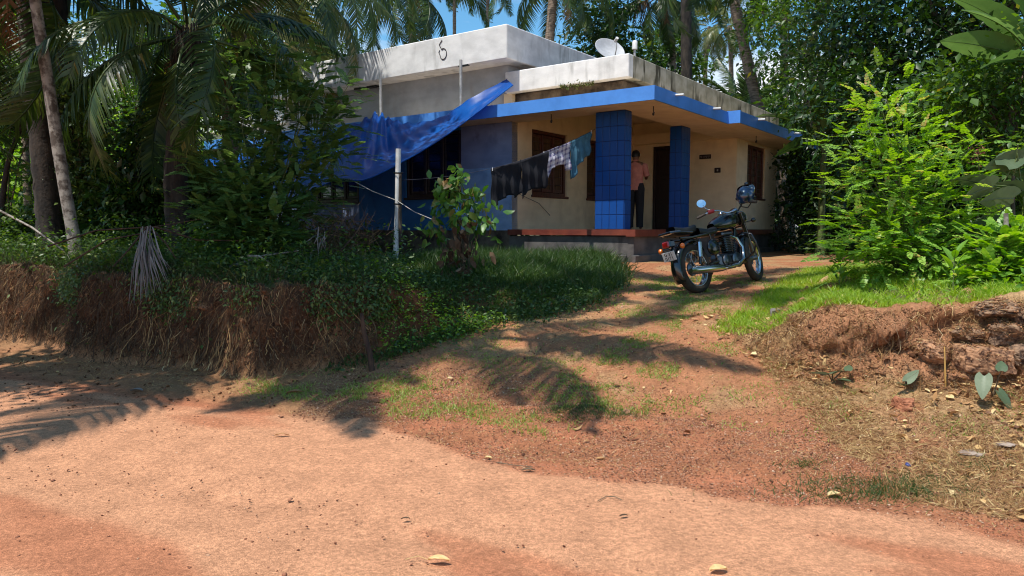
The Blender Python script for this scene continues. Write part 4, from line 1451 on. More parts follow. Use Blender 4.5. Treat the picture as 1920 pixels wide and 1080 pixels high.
# broad grey-green leaves at the right edge: each leaf its own piece
tk = thing('broad_leaved_plant', 'plant with broad drooping grey green leaves at the right edge above the shrubs', 'plant', (tx(1905, 7.9), 7.9, gz(tx(1905, 7.9), 7.9)))
tb = tk.matrix_basis.translation
trunk_mb([tb, (tb.x - .05, tb.y, 1.9), tuple(at(1900, 330, 7.9))], .03, .015, False, 6, .2).build('trunk', M_bark, tk, world=True)
for i, (a, b_, az, el, L_, W, roll) in enumerate([(1862, 350, 190, -20, .40, .30, 20), (1838, 345, 200, 5, .46, .26, -10), (1900, 372, 190, -5, .42, .28, 25), (1930, 360, 170, 10, .45, .26, 0), (1885, 310, 30, 25, .42, .26, 0),
                                                  (1915, 300, 175, -12, .40, .25, 30), (1872, 420, 205, -35, .34, .22, 10), (1842, 410, 215, -40, .32, .22, 0), (1925, 425, 190, 15, .38, .2, 10), (1890, 395, 185, -20, .40, .2, 40), (1905, 335, 195, 20, .42, .22, -30)]):
    p = at(a, b_, 7.75 + .04 * i) - tb
    d = Vector((cos(RAD(az)) * cos(RAD(el)), sin(RAD(az)) * cos(RAD(el)), sin(RAD(el))))
    MB().tube([Vector((tb.x - .03, tb.y, 2.0 + .05 * i)) - tb, p], [.008, .006], 5).build('stalk', M_twiggreen, tk)
    bigleaf('leaf', L_, W, .5, M_teak, seed=i, heart=True, parent=tk, mtx=aim(p, d, RAD(roll + 30)), fold=.12)
t_ = thing('flower_spike', 'small pinkish red flower spike against the dark trees', 'flower', (tx(1832, 8.6), 8.6, gz(tx(1832, 8.6), 8.6)))
trunk_mb([t_.location, tuple(at(1836, 330, 8.6)), tuple(at(1832, 290, 8.6))], .012, .005, False, 5, .2).build('stem', M_twig, t_, world=True)
n = 90
P = np.array([tuple(at(1832, 288, 8.6))]) + rng.normal(size=(n, 3)) * [.045, .045, .075]
mat('petal', (.30, .07, .07), .6)
V, fc, ow = scatter(*LEAF2, frames(rdir(n), rdir(n), rng.uniform(.02, .04, n)), P - np.array(tuple(t_.location)))
link('petals', npmesh('petals', V, fc, MATS['petal']), t_)['kind'] = 'stuff'

# young shoots with broad leaves on the mound face
for lb, px_, py_, lv in [
    ('shoot with two hanging broad leaves at the foot of the mound', 1862, 745, [(1845, 705, 235, -62, .19, .115, 0), (1872, 735, 320, -60, .17, .11, 20), (1878, 695, 60, 30, .11, .08, 0)]),
    ('shoot with one slanting pale green leaf beside the hollow', 1700, 722, [(1700, 715, 30, 25, .17, .08, 30), (1697, 722, 200, 10, .1, .06, 0)]),
    ('shoot with crumpled grey green leaves at the left foot of the mound', 1560, 715, [(1548, 702, 170, 0, .13, .09, 20), (1562, 700, 20, 5, .13, .09, -20), (1572, 712, 300, 0, .12, .08, 0), (1590, 695, 60, 15, .1, .07, 0)])]:
    y_ = 5.55 if px_ > 1600 else 6.05
    b0 = hit(px_, py_)
    y_ = b0.y
    t_ = thing('leafy_shoot', lb, 'plant', b0)
    for i, (a, b_, az, el, L_, W, roll) in enumerate(lv):
        p = at(a, b_, y_ - .10) - b0
        d = Vector((cos(RAD(az)) * cos(RAD(el)), sin(RAD(az)) * cos(RAD(el)), sin(RAD(el))))
        MB().tube([(0, 0, 0), p * .6 + Vector((0, 0, .03)), p], [.006, .005, .004], 5).build('stalk', M_twig, t_)
        bigleaf('leaf', L_, W, .3, M_teak, seed=i + 70, heart=True, parent=t_, mtx=aim(p, d, RAD(roll)), fold=.15)
for px_, py_, y_, lb in ((1578, 520, 8.2, 'young plant with upright broad bright leaves at the edge of the grass'), (1792, 575, 6.9, 'small plant with upright yellow green leaves on the mound top')):
    x_ = tx(px_, y_)
    b0 = Vector((x_, y_, gz(x_, y_)))
    t_ = thing('young_plant', lb, 'plant', b0)
    for i in range(9):
        az, el = i * 2.4, R.uniform(25, 75)
        d = Vector((cos(az) * cos(RAD(el)), sin(az) * cos(RAD(el)), sin(RAD(el))))
        p = Vector((0, 0, .05 + .035 * i))
        MB().tube([(0, 0, 0), p, p + d * .05], [.006, .005, .003], 5).build('stalk', M_twiggreen, t_)
        bigleaf('leaf', R.uniform(.12, .19), R.uniform(.05, .08), .6, M_lime, seed=i + 90, parent=t_, mtx=aim(p + d * .05, d), fold=.2)
# teak-like leaf lying on the grass

# ------------------------------------------------------------------ grass, weeds, litter
BL = (np.array([[-.5, 0, 0], [.5, 0, 0], [-.35, .0, .5], [.35, .0, .5], [0, 0, 1]]), [np.array([[0, 1, 3, 2]]), np.array([[2, 3, 4]])])


def blades(name, X, Y, h, w, m, lean=.5, label=None, cat='grass', zoff=0.0, dirb=None, rn=None, Zv=None):
    n = len(X)
    Zp = (H(X, Y) if Zv is None else Zv) - .004 + zoff
    az = rng.uniform(0, 2 * pi, n)
    face = np.stack([np.cos(az), np.sin(az), 0 * az], -1)
    ld = rng.normal(size=(n, 3)) * lean
    ld[:, 2] = 1
    if dirb is not None: ld = ld + dirb
    upv = norm(ld)
    sidev = norm(face - upv * (face * upv).sum(-1, keepdims=True))
    nrm = np.cross(sidev, upv)
    M = np.stack([sidev * w[:, None], nrm * h[:, None], upv * h[:, None]], -1)
    tv = BL[0].copy()
    V, fc, ow = scatter(tv, BL[1], M, np.stack([X, Y, Zp], -1))
    V = V.reshape(n, 5, 3)
    bend = norm(rng.normal(size=(n, 3)) * [1, 1, 0] + 1e-6)
    V[:, 4] += bend * (h * .35)[:, None] - np.array([0, 0, 1]) * (h * .12)[:, None]
    V[:, 2:4] += (bend * (h * .08)[:, None])[:, None]
    if rn is None: rn = np.clip(rng.normal(.5, .2, n), 0, 1)
    o_ = link(name, npmesh(name, V.reshape(-1, 3), fc, m, rn[ow]))
    return tag(o_, label, cat, kind='stuff')


def sample(n, x0, x1, y0, y1, dens):
    X = rng.uniform(x0, x1, n)
    Y = rng.uniform(y0, y1, n)
    k_ = rng.random(n) < dens(X, Y)
    return X[k_], Y[k_]


# right: bright grass on top of the mound and down its left slope
def dR(X, Y):
    m_, yb, xr = right_mask(X, Y)
    a = sstep((X - xr + .38) / .4) * sstep((Y - yb - .78 + .3 * (vn(X * 3, Y * 3, 2) - .5)) / .25)
    return a * (.25 + .75 * sstep((fbm(X * 2, Y * 2, 41) - .36) / .1)) * np.clip(1.25 - (Y - 6) * .1, .2, 1)


X, Y = sample(190000, 1.9, 7.0, 5.6, 11.5, dR)
hgt = rng.uniform(.05, .12, len(X)) * (.7 + .6 * fbm(X * 1.5, Y * 1.5, 42))
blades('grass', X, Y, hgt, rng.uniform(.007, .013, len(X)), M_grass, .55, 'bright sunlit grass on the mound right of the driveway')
X, Y = sample(5200, 2.4, 8.0, 6.3, 10, lambda X, Y: dR(X, Y) * sstep((X - np.interp(Y, [6, 10], [3.0, 4.3])) / .8))
P = np.stack([X, Y, H(X, Y) + rng.uniform(.02, .22, len(X))], -1)
n = len(X)
V, fc, ow = scatter(*LEAF4, frames(rdir(n, .2, .6), norm(rng.normal(size=(n, 3)) * .4 + [0, 0, 1]), rng.uniform(.03, .075, n)), P)
tag(link('ground_cover', npmesh('ground_cover', V, fc, M_lime, np.clip(rng.normal(.45, .2, n), 0, 1)[ow])), 'low broad leaved weeds in the grass under the lime green shrub', 'weeds', kind='stuff')


# left: deep green slope
def dL(X, Y):
    m_, yb, xe = left_mask(X, Y)
    full = sstep((X + 1.75 + .3 * (vn(Y * 3, X * 3, 8) - .5)) / .35)
    a = sstep((xe - X + .25) / .3) * np.maximum(sstep((Y - yb - .30 + .25 * (vn(X * 3, Y * 3, 3) - .5)) / .25), full * sstep((Y - yb + .22) / .2))
    return a * (.4 + .6 * sstep((fbm(X * 2, Y * 2, 43) - .34) / .1)) * np.clip(1.2 - (Y - 9) * .12, .25, 1)


X, Y = sample(100000, -4.5, 1.8, 7.4, 14.0, dL)
tall = sstep((Y - 8.8) / 1.5) * sstep((X + 2.2) / 1.0)
hgt = rng.uniform(.06, .17, len(X)) * (1 + 1.5 * tall) * (.6 + .8 * fbm(X * 1.5, Y * 1.5, 44))
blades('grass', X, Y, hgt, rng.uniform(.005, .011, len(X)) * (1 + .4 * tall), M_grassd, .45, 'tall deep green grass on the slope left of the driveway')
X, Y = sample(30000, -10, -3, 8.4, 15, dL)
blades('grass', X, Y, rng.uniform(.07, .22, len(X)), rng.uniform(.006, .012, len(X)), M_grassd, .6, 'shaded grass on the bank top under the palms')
# leafy weeds over the slope and the bank top
def weeds(name, n, x0, x1, y0, y1, dens, zr, ls, m, label, clump=.16, per=14, hm=None):
    X, Y = sample(n, x0, x1, y0, y1, dens)
    k_ = len(X)
    own = np.repeat(np.arange(k_), per)
    hh = (rng.random(k_) ** 1.3) * zr
    if hm is not None: hh = hh * hm(X, Y)
    P = np.stack([X[own] + rng.normal(0, clump, len(own)), Y[own] + rng.normal(0, clump, len(own)), 0 * own], -1)
    P[:, 2] = H(P[:, 0], P[:, 1]) + hh[own] * rng.uniform(.25, 1, len(own)) + .01
    nn = len(own)
    V, fc, ow = scatter(*LEAF2, frames(norm(rng.normal(size=(nn, 3)) * [1, 1, .5]), norm(rng.normal(size=(nn, 3)) * .45 + [0, 0, 1]), ls * rng.uniform(.6, 1.3, nn)), P)
    rn = np.clip(.45 + rng.normal(0, .15, k_)[own] + rng.normal(0, .12, nn), 0, 1)
    return tag(link(name, npmesh(name, V, fc, m, rn[ow])), label, 'weeds', kind='stuff')


weeds('undergrowth', 4200, -4.6, 1.4, 7.5, 12.5, dL, .30, .055, M_weed, 'dense leafy weeds on the slope between bank and driveway', hm=lambda X, Y: .5 + sstep((-X - 1) / 1.5) * .6)
def dE(X, Y):
    m1, yb, xe = left_mask(X, Y)
    return sstep((Y - yb - .22) / .2) * (1 - sstep((Y - yb - 1.7) / .6)) * sstep((xe - X - .8) / .4) * sstep((fbm(X * 1.6, Y * 1.6, 91) - .36) / .14)


X, Y = sample(30000, -9, -1.2, 7.6, 13, dE)
blades('dry_grass', X, Y, rng.uniform(.08, .38, len(X)), rng.uniform(.002, .005, len(X)), M_root, .9, 'brown dead stems and dry grass along the rim of the bank', 'dry grass')
X, Y = sample(9000, -9, -1.5, 7.9, 12, dE)
blades('grass', X, Y, rng.uniform(.18, .55, len(X)), rng.uniform(.004, .009, len(X)), M_grassd, .4, 'tall thin grass stems rising along the bank rim')
weeds('undergrowth', 1500, -9, -1.2, 7.7, 12, dE, .75, .06, M_mid, 'sparse taller weeds along the bank rim', .10, 18)
weeds('undergrowth', 1900, -10, -2.5, 8.6, 13.5, dL, .45, .065, M_weed, 'leafy undergrowth on the bank top below the left trees')
weeds('undergrowth', 3000, -14, -3.0, 12.5, 20, lambda X, Y: .6 + 0 * X, .8, .10, M_mid, 'sunlit undergrowth deep in the left plot', .25)
weeds('undergrowth', 3000, 7.0, 16, 10, 22, lambda X, Y: .6 + 0 * X, 1.2, .11, M_dark, 'dark undergrowth behind the lime green shrub', .3)
k_ = 420
P = surf(k_, FACE_L & (cml > .55) & (fbm(cx * 1.8, cy, 93) > .5))
own = np.repeat(np.arange(k_), 16)
P = P[own] + rng.normal(size=(len(own), 3)) * [.09, .06, .07] + [0, -.03, 0]
V, fc, ow = scatter(*LEAF2, frames(norm(rng.normal(size=(len(own), 3)) * .7 + [0, -.3, -.5]), norm(rng.normal(size=(len(own), 3)) * .5 + [0, -.5, 1]), rng.uniform(.025, .06, len(own))), P)
tag(link('creepers', npmesh('creepers', V, fc, M_weed, np.clip(rng.normal(.55, .2, len(own)), 0, 1)[ow])), 'patches of leafy creeper spilling over the rim of the bank', 'creeper', kind='stuff')
weeds('undergrowth', 500, -1.55, -.2, 7.45, 8.6, lambda X, Y: sstep((Y - 7.7 - .4 * (X + 1.4)) / .2) * sstep((.5 + X * 0)), .28, .045, M_lime, 'bright little weeds hanging over the end of the bank', .08)


# driveway tufts
def dD(X, Y):
    d = dline(X, Y)
    m1, _, _ = left_mask(X, Y)
    m2, _, _ = right_mask(X, Y)
    a = sstep((d - .75) / .4) * (1 - sstep((d - 6.5) / 2)) * (1 - sstep(m1 * 6)) * (1 - sstep(m2 * 6)) * sstep((X + 2.6) / .5)
    mid = sstep(1 - abs(X - np.interp(Y, [5.5, 7, 9, 11], [.3, 1.2, 2.2, 3.0])) / 1.3)
    return a * (sstep((fbm(X * 2.6, Y * 2.6, 45, 4) - .47) / .10) * (.25 + .75 * mid) + .02)


X, Y = sample(190000, -2.6, 4.2, 5.0, 11, dD)
blades('grass', X, Y, rng.uniform(.02, .05, len(X)), rng.uniform(.005, .010, len(X)), M_verge, .8, 'thin patchy grass on the driveway')


def dV(X, Y):
    m1, yb, _ = left_mask(X, Y)
    d = dline(X, Y)
    strip = sstep(1 - abs(d - .55 - .25 * (vn(X * 2, X * 0, 6) - .5)) / .38) * sstep((X + 2.9) / .7) * (1 - sstep((X - .1) / .6))
    p1 = sstep(1 - np.hypot((X + 1.05) / .5, (Y - 6.75) / .55)) * 1.6
    return np.clip((strip * .8 + p1) * sstep((fbm(X * 4, Y * 4, 46) - .40) / .1) * (1 - sstep(m1 * 8)), 0, 1)


X, Y = sample(60000, -3.4, 1.0, 5.2, 8.2, dV)
blades('grass', X, Y, rng.uniform(.025, .07, len(X)), rng.uniform(.005, .010, len(X)), M_verge, .8, 'green verge grass between the road and the bank')
# tufts low right
Xs, Ys = [], []
for cx_, cy_, r_, n in ((tx(1655, 4.35), 4.35, .30, 1500), (tx(1720, 4.3), 4.3, .22, 700), (tx(1525, 4.75), 4.75, .10, 130), (tx(1850, 4.6), 4.6, .2, 260), (tx(1120, 5.85), 5.85, .22, 700), (tx(1090, 6.0), 6.0, .2, 500)):
    a = rng.normal(size=(n, 2)) * [r_, r_ * .35]
    Xs.append(cx_ + a[:, 0])
    Ys.append(cy_ + a[:, 1])
X, Y = np.concatenate(Xs), np.concatenate(Ys)
blades('grass', X, Y, rng.uniform(.03, .09, len(X)), rng.uniform(.0025, .005, len(X)), M_grassd, .9, 'small green tufts along the road edge')


# dry straw on banks and litter zone
def dS(X, Y):
    m1, yb, xe = left_mask(X, Y)
    m2, yr, xr = right_mask(X, Y)
    d = dline(X, Y)
    a = sstep(m1 * 6) * (1 - sstep((Y - yb - .6) / .4)) * (X < -1.0)
    b_ = sstep(m2 * 8) * (1 - sstep((Y - yr - 1.1) / .2))
    c = (1 - sstep(m1 * 6)) * sstep(d / .5) * sstep((-1.2 - X) / .5) * .7
    e = sstep((X - 1.7) / .8) * sstep((d + .1) / .3) * (1 - sstep(m2 * 8)) * 1.0 + .12 * sstep((d + .1) / .3) * (1 - sstep((d - 1.2) / .4)) * (X > -.5)
    f = sstep((d - .9) / .3) * (1 - sstep((d - 4) / 1)) * .08
    return np.clip(a + b_ + c + e + f, 0, 1)


k_ = 26000
P = surf(k_, FACE_L)
blades('dry_grass', P[:, 0], P[:, 1], rng.uniform(.02, .10, k_), rng.uniform(.002, .005, k_), M_root, 1.8, Zv=P[:, 2], label='dead brown fibres matted over the left earth bank', cat='straw')
X, Y = sample(150000, -8.5, 6, 3.6, 9, dS)
kk_ = left_mask(X, Y)[0] <= .03
X, Y = X[kk_], Y[kk_]
k_ = len(X)
P = surf(42000, LITTER, .25 + .75 * sstep((fbm(cx * 2.2, cy * 2.2, 99) - .38) / .15))
blades('dry_grass', P[:, 0], P[:, 1], rng.uniform(.03, .10, 42000), rng.uniform(.0028, .006, 42000), M_straw, 2.4, Zv=P[:, 2] + .008, label='pale straw strewn among the fallen leaves below the mound', cat='straw')
P = surf(14000, DRIVE, .2 + .8 * sstep((fbm(cx * 2.2, cy * 2.2, 96) - .45) / .15))
blades('dry_grass', P[:, 0], P[:, 1], rng.uniform(.02, .05, 14000), rng.uniform(.0025, .005, 14000), M_straw, 2.4, Zv=P[:, 2] + .006, label='thin straw trodden into the driveway', cat='straw')
blades('dry_grass', X, Y, rng.uniform(.02, .08, k_), rng.uniform(.002, .0045, k_), M_straw, 1.8, 'pale dry straw matted over the verge and the mound', 'straw')
k_ = 16000
P = surf(k_, FACE_L)
blades('hanging_roots', P[:, 0], P[:, 1] - .01, rng.uniform(.05, .24, k_), rng.uniform(.0015, .004, k_), M_root, .55, Zv=P[:, 2] + .05, dirb=np.array([0, -.35, -2.6]), label='dead runners hanging down the face of the left bank', cat='roots')
k_ = 3500
P = surf(k_, FACE_L)
blades('hanging_roots', P[:, 0], P[:, 1] - .015, rng.uniform(.04, .16, k_), rng.uniform(.0015, .0035, k_), M_straw, .9, Zv=P[:, 2] + .05, dirb=np.array([0, -.35, -2.2]), label='pale dead runners hanging down the face of the left bank', cat='roots')
k_ = 46000
P = surf(k_, FACE_R, sstep((fbm(cx * 3, cy * 3, 95) - .34) / .12) + .12)
blades('dry_grass', P[:, 0], P[:, 1], rng.uniform(.015, .075, k_), rng.uniform(.002, .005, k_), M_straw, 2.2, Zv=P[:, 2], label='pale straw and dead runners over the crumbling mound', cat='straw')
k_ = 5000
P = surf(k_, FACE_R)
blades('hanging_roots', P[:, 0], P[:, 1] - .015, rng.uniform(.04, .2, k_), rng.uniform(.0015, .004, k_), M_root, .9, Zv=P[:, 2] + .04, dirb=np.array([0, -.4, -2.0]), label='dark dead roots hanging over the face of the mound', cat='roots')


# fine roots and dead runners hanging down the left bank, and over the mound
def roots(name, n, x0, x1, which, label, m=M_root, up=.04):
    X = rng.uniform(x0, x1, n)
    if which == 'L':
        yb = left_mask(X, X * 0 + 8)[1]
    else:
        yb = right_mask(X, X * 0 + 6)[1] + rng.uniform(.05, .7, n)
    seg = 4
    base_ = yb + rng.uniform(-.02, .36, n) * (1 if which == 'L' else .5)
    z0 = H(X, base_) + rng.uniform(0, up, n)
    Ln = rng.uniform(.08, .5, n)
    pts = np.zeros((n, seg + 1, 3))
    x, y, z = X.copy(), base_ - .01, z0.copy()
    vx, vy = rng.normal(0, .25, n), -np.abs(rng.normal(.25, .2, n))
    for s in range(seg + 1):
        pts[:, s] = np.stack([x, y, z], -1)
        x = x + vx * Ln / seg
        y = y + vy * Ln / seg
        gnd = H(x, y)
        z = np.maximum(z - Ln / seg * rng.uniform(.5, 1.1, n), gnd + .012)
        vx = vx + rng.normal(0, .35, n)
        vy = vy * .6
    w_ = rng.uniform(.0015, .004, n)[:, None, None] * np.array([1, .3, 0])
    A, B = pts - w_, pts + w_
    V = np.stack([A, B], 2).reshape(-1, 3)
    k2 = (seg + 1) * 2
    f0 = np.array([[2 * s, 2 * s + 1, 2 * s + 3, 2 * s + 2] for s in range(seg)])
    fc = [(f0[None] + (np.arange(n) * k2)[:, None, None]).reshape(-1, 4)]
    rn = np.repeat(np.clip(rng.normal(.45, .25, n), 0, 1), seg)
    return tag(link(name, npmesh(name, V, fc, m, rn)), label, 'roots', kind='stuff')


roots('hanging_roots', 1600, -8.5, -1.1, 'L', 'fine dry roots and runners hanging over the earth bank')
roots('hanging_roots', 600, -4.2, -1.1, 'L', 'pale straw hanging over the earth bank', M_straw)
roots('hanging_roots', 900, 2.3, 5.5, 'R', 'dry roots over the mound face', M_straw, .02)


# fallen leaves (many) low right and along the banks
def dF(X, Y):
    m2, _, _ = right_mask(X, Y)
    d = dline(X, Y)
    a = sstep((X - 2.2 + .2 * (Y - 4.5)) / 1.3) ** 1.6 * sstep((d + .1) / .3) * (1 - sstep((m2 - .2) * 6))
    m1, yb, _ = left_mask(X, Y)
    b_ = .015 * sstep(d / .3) * (1 - sstep(m1 * 5))
    return np.clip(a * .9 + b_, 0, 1)


X, Y = sample(24000, -7, 5.5, 3.6, 8.5, lambda X, Y: dF(X, Y) * (.25 + .75 * sstep((fbm(X * 2.4, Y * 2.4, 97) - .40) / .12)))
n = len(X)
P = np.stack([X, Y, H(X, Y) + rng.uniform(.006, .03, n)], -1)
sz = rng.uniform(.02, .095, n)
V, fc, ow = scatter(*LEAF4, frames(norm(rng.normal(size=(n, 3)) * [1, 1, .25]), norm(rng.normal(size=(n, 3)) * .38 + [0, 0, 1]), np.stack([sz, sz * rng.uniform(.6, 1.3, n), sz * rng.uniform(-2.2, 2.2, n)], -1)), P)
tag(link('leaf_litter', npmesh('leaf_litter', V, fc, M_litter, rng.random(n)[ow])), 'dry curled leaves littering the ground below the mound', 'leaf litter', kind='stuff')

# gravel
OCT = (np.array([[1, 0, 0], [0, 1, 0], [-1, 0, 0], [0, -1, 0], [0, 0, .8], [.2, .1, -.6]]), [np.array([[0, 1, 4], [1, 2, 4], [2, 3, 4], [3, 0, 4], [1, 0, 5], [2, 1, 5], [3, 2, 5], [0, 3, 5]])])
M_peb = leafmat('gravel', [(0, (.10, .04, .025)), (.5, (.30, .13, .075)), (.85, (.46, .24, .14)), (1, (.58, .40, .27))], rough=.9, trans=0, spec=.2)


def dG(X, Y):
    d = dline(X, Y)
    m1, _, _ = left_mask(X, Y)
    m2, _, _ = right_mask(X, Y)
    band = sstep((d + .25) / .2) * (1 - sstep((d - .9) / .6)) * sstep((X + 1.6) / 1)
    road = .03 + .10 * sstep((fbm(X * 1.1, Y * 2.2, 47) - .52) / .12) * (d < 0)
    return np.clip(band + road * (d < .1) + .12 * (d > 0), 0, 1) * (1 - .8 * sstep(m1 * 5)) * (1 - .6 * sstep(m2 * 5))


def pebbles(name, X, Y, s, label, m=M_peb, Zv=None):
    n = len(X)
    M = frames(rdir(n, 0, .4), norm(rng.normal(size=(n, 3)) * .4 + [0, 0, 1]), np.stack([s, s * rng.uniform(.6, 1, n), s * rng.uniform(.5, .8, n)], -1))
    V, fc, ow = scatter(*OCT, M, np.stack([X, Y, (H(X, Y) if Zv is None else Zv) + s * .15], -1))
    V = V + rng.normal(0, 1, V.shape) * np.repeat(s, 6)[:, None] * .12
    return tag(link(name, npmesh(name, V, fc, m, rng.random(n)[ow])), label, 'gravel', kind='stuff')


X, Y = sample(42000, -6.5, 5.0, 2.5, 7.5, dG)
pebbles('gravel', X, Y, rng.uniform(.0035, .011, len(X)) * (1 + (rng.random(len(X)) < .03) * 1.1), 'reddish gravel strewn over the road and its edge')
P = surf(62000, BAND, .35 + .65 * sstep((fbm(cx * 2, cy * 2, 98) - .38) / .15))
pebbles('gravel', P[:, 0], P[:, 1], rng.uniform(.003, .0085, 62000) * (1 + .8 * (rng.random(62000) < .04)), 'fine red gravel band between the road and the driveway', Zv=P[:, 2])
X, Y = sample(9000, -2, 5.0, 6, 12.5, lambda X, Y: .5 * (1 - sstep(left_mask(X, Y)[0] * 6)))
pebbles('gravel', X, Y, rng.uniform(.005, .016, len(X)), 'loose stones on the driveway')
M_clod = leafmat('clod', [(0, (.06, .025, .014)), (.6, (.17, .08, .04)), (1, (.32, .16, .08))], rough=1, trans=0, spec=.1)
P = np.concatenate([surf(9000, FACE_L), surf(1500, FACE_R)])
k_ = len(P)
sz_ = rng.uniform(.006, .020, k_) * (1 + (rng.random(k_) < .06) * 1.6)
pebbles('clods', P[:, 0], P[:, 1], sz_, 'crumbs of earth over the faces of the bank and the mound', M_clod, P[:, 2])
X, Y = sample(3500, -8, -1, 6.4, 9.5, lambda X, Y: .4 * (left_mask(X, Y)[0] < .05))
pebbles('clods', X, Y, rng.uniform(.006, .022, len(X)), 'crumbs of earth at the foot of the bank', M_clod)

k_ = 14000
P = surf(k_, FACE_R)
M_clod2 = leafmat('clod_pale', [(0, (.12, .05, .025)), (.6, (.34, .16, .08)), (1, (.5, .28, .15))], rough=1, trans=0, spec=.1)  # paler earth mix for crumbs on the mound and its stones
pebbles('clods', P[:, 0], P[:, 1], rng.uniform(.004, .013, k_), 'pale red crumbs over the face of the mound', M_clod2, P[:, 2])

# ------------------------------------------------------------------ stones, single leaves, sticks
M_lat = mat('laterite', (.44, .23, .12), .95, scale=22, c2=(.07, .03, .018), bump=1, bscale=55, lo=.36, hi=.56, detail=8)
M_latd = mat('laterite_dark', (.30, .18, .105), .95, scale=20, c2=(.04, .022, .015), bump=1, bscale=55, lo=.38, hi=.6, detail=8)
M_redclod = mat('earth_clod', (.50, .20, .10), .98, scale=12, c2=(.24, .085, .04), bump=1, bscale=50)


ROCKV = []


def n3(d, f, s):
    return (vn(d[0] * f + s, d[1] * f + 3.1, s) + vn(d[1] * f + s, d[2] * f + 7.7, s + 1) + vn(d[2] * f + s, d[0] * f + 1.3, s + 2)) / 3


def rock(label, c, r, m, seed, rz=0, boxy=.0, name='laterite_block', cat='stone', amp=.22):
    """rough broken stone: blunt block with chipped, pitted faces"""
    n, k_ = 44, 26
    th, ph = np.meshgrid(np.pi * np.arange(k_ + 1) / k_, 2 * np.pi * np.arange(n) / n, indexing='ij')
    d = np.stack([np.sin(th) * np.cos(ph), np.sin(th) * np.sin(ph), np.cos(th)])
    g = np.random.default_rng(seed)
    for _ in range(7):                                     # broken facets
        q_ = norm(g.normal(size=3))
        lim = g.uniform(.62, .85)
        dt = (d * q_[:, None, None]).sum(0)
        d = d * np.where(dt > lim, lim / np.maximum(dt, .01), 1)
    if boxy: d = d / (np.maximum(np.max(abs(d), 0), .3) ** boxy)
    f = 1 + amp * 1.2 * (n3(d, 2.0, seed) - .5) * 2 - amp * .9 * abs(n3(d, 5.5, seed + 3) - .5) * 2 + amp * .7 * (n3(d, 13, seed + 5) - .5)
    vs = (d * f * np.array(r)[:, None, None]).reshape(3, -1).T
    fs = [(i * n + j, (i + 1) * n + j, (i + 1) * n + (j + 1) % n, i * n + (j + 1) % n) for i in range(k_) for j in range(n)]
    o_ = MB().add([Vector(v) for v in vs], fs, 0, False).build(name, m, mtx=Matrix.Translation(Vector(c)) @ Matrix.Rotation(rz, 4, 'Z'))
    Mw = o_.matrix_basis
    ROCKV.extend([Mw @ Vector(v) for v in vs if v[2] > -.1 * r[2]] if r[0] > .115 else [])
    return tag(o_, label, cat)


def rk(px, py, Y, r, m, seed, label, **kw):
    c_ = hit(px, py)
    return rock(label, at(px, py, c_.y - r[1] * .25), r, m, seed, **kw)


rk(1842, 672, 6.05, (.21, .18, .115), M_lat, 3, 'squared laterite block lying over the dark hollow in the mound', boxy=.75, rz=-.1, amp=.1)
rk(1884, 626, 6.2, (.15, .15, .12), M_latd, 5, 'rounded dark laterite boulder near the right edge of the mound', amp=.3)
rk(1815, 628, 6.2, (.12, .13, .075), M_latd, 7, 'small flat dark laterite stone left of the rounded boulder', amp=.3)
rk(1868, 582, 6.4, (.17, .17, .09), M_latd, 9, 'long rough dark stone topping the mound', amp=.35)
rk(1925, 590, 6.3, (.13, .13, .10), M_latd, 11, 'dark stone at the right edge on top of the mound', amp=.3)
rk(1752, 660, 6.1, (.16, .15, .10), M_lat, 13, 'broad straw covered laterite stone left of the hollow', amp=.28)
rk(1690, 762, 5.45, (.105, .1, .085), M_redclod, 15, 'loose orange red clod of earth below the mound', name='earth_clod', amp=.3)
rk(1905, 668, 6.0, (.1, .14, .09), M_latd, 17, 'small dark stone beside the squared block', amp=.3)
rk(1175, 775, 5.75, (.035, .03, .04), M_lat, 19, 'upright little stone at the lip of the driveway', amp=.3)
for i, (px_, py_, y_, lb) in enumerate([(1845, 895, 4.75, 'flat grey slab of stone among the dry leaves'), (1905, 865, 4.85, 'pinkish flat stone at the right edge among the dry leaves')]):
    x_ = tx(px_, y_)
    rock(lb, (x_, y_, gz(x_, y_) + .008), (.085, .07, .018), mat('stone_%d' % i, (.42, .33, .26), .9, c2=(.22, .15, .11), bump=.5), 30 + i, name='flat_stone', amp=.25)
for i, (px_, py_, y_, s_) in enumerate([(975, 463, 8.0, .05)]):
    pass
for px_, y_, s_, lb in ((390, 8.0, .09, 'pale stone showing at the bank rim beside the hanging frond'), (525, 7.95, .07, 'grey stone at the bank rim near the orange sprout'), (190, 8.9, .07, 'stone set in the left part of the bank face')):
    x_ = tx(px_, y_)
    rock(lb, (x_, y_ - .03, gz(x_, y_) - .03), (s_ * 1.3, s_, s_ * .7), M_lat, int(px_), amp=.3)


_rv = np.array([tuple(v) for v in ROCKV])
_rv = _rv[rng.integers(0, len(_rv), 3600)] + rng.normal(0, .008, (3600, 3))
blades('dry_grass', _rv[:, 0], _rv[:, 1], rng.uniform(.02, .10, 3600), rng.uniform(.002, .005, 3600), M_straw, 1.8, Zv=_rv[:, 2], dirb=np.array([0, -.3, -.6]), label='dead straw and roots draped over the stones of the mound', cat='straw')
_rv = np.array([tuple(v) for v in ROCKV])
_rv = _rv[rng.integers(0, len(_rv), 2500)] + rng.normal(0, .006, (2500, 3))
pebbles('clods', _rv[:, 0], _rv[:, 1], rng.uniform(.004, .014, 2500), 'soil and grit caught on the stones of the mound', M_clod2, _rv[:, 2])


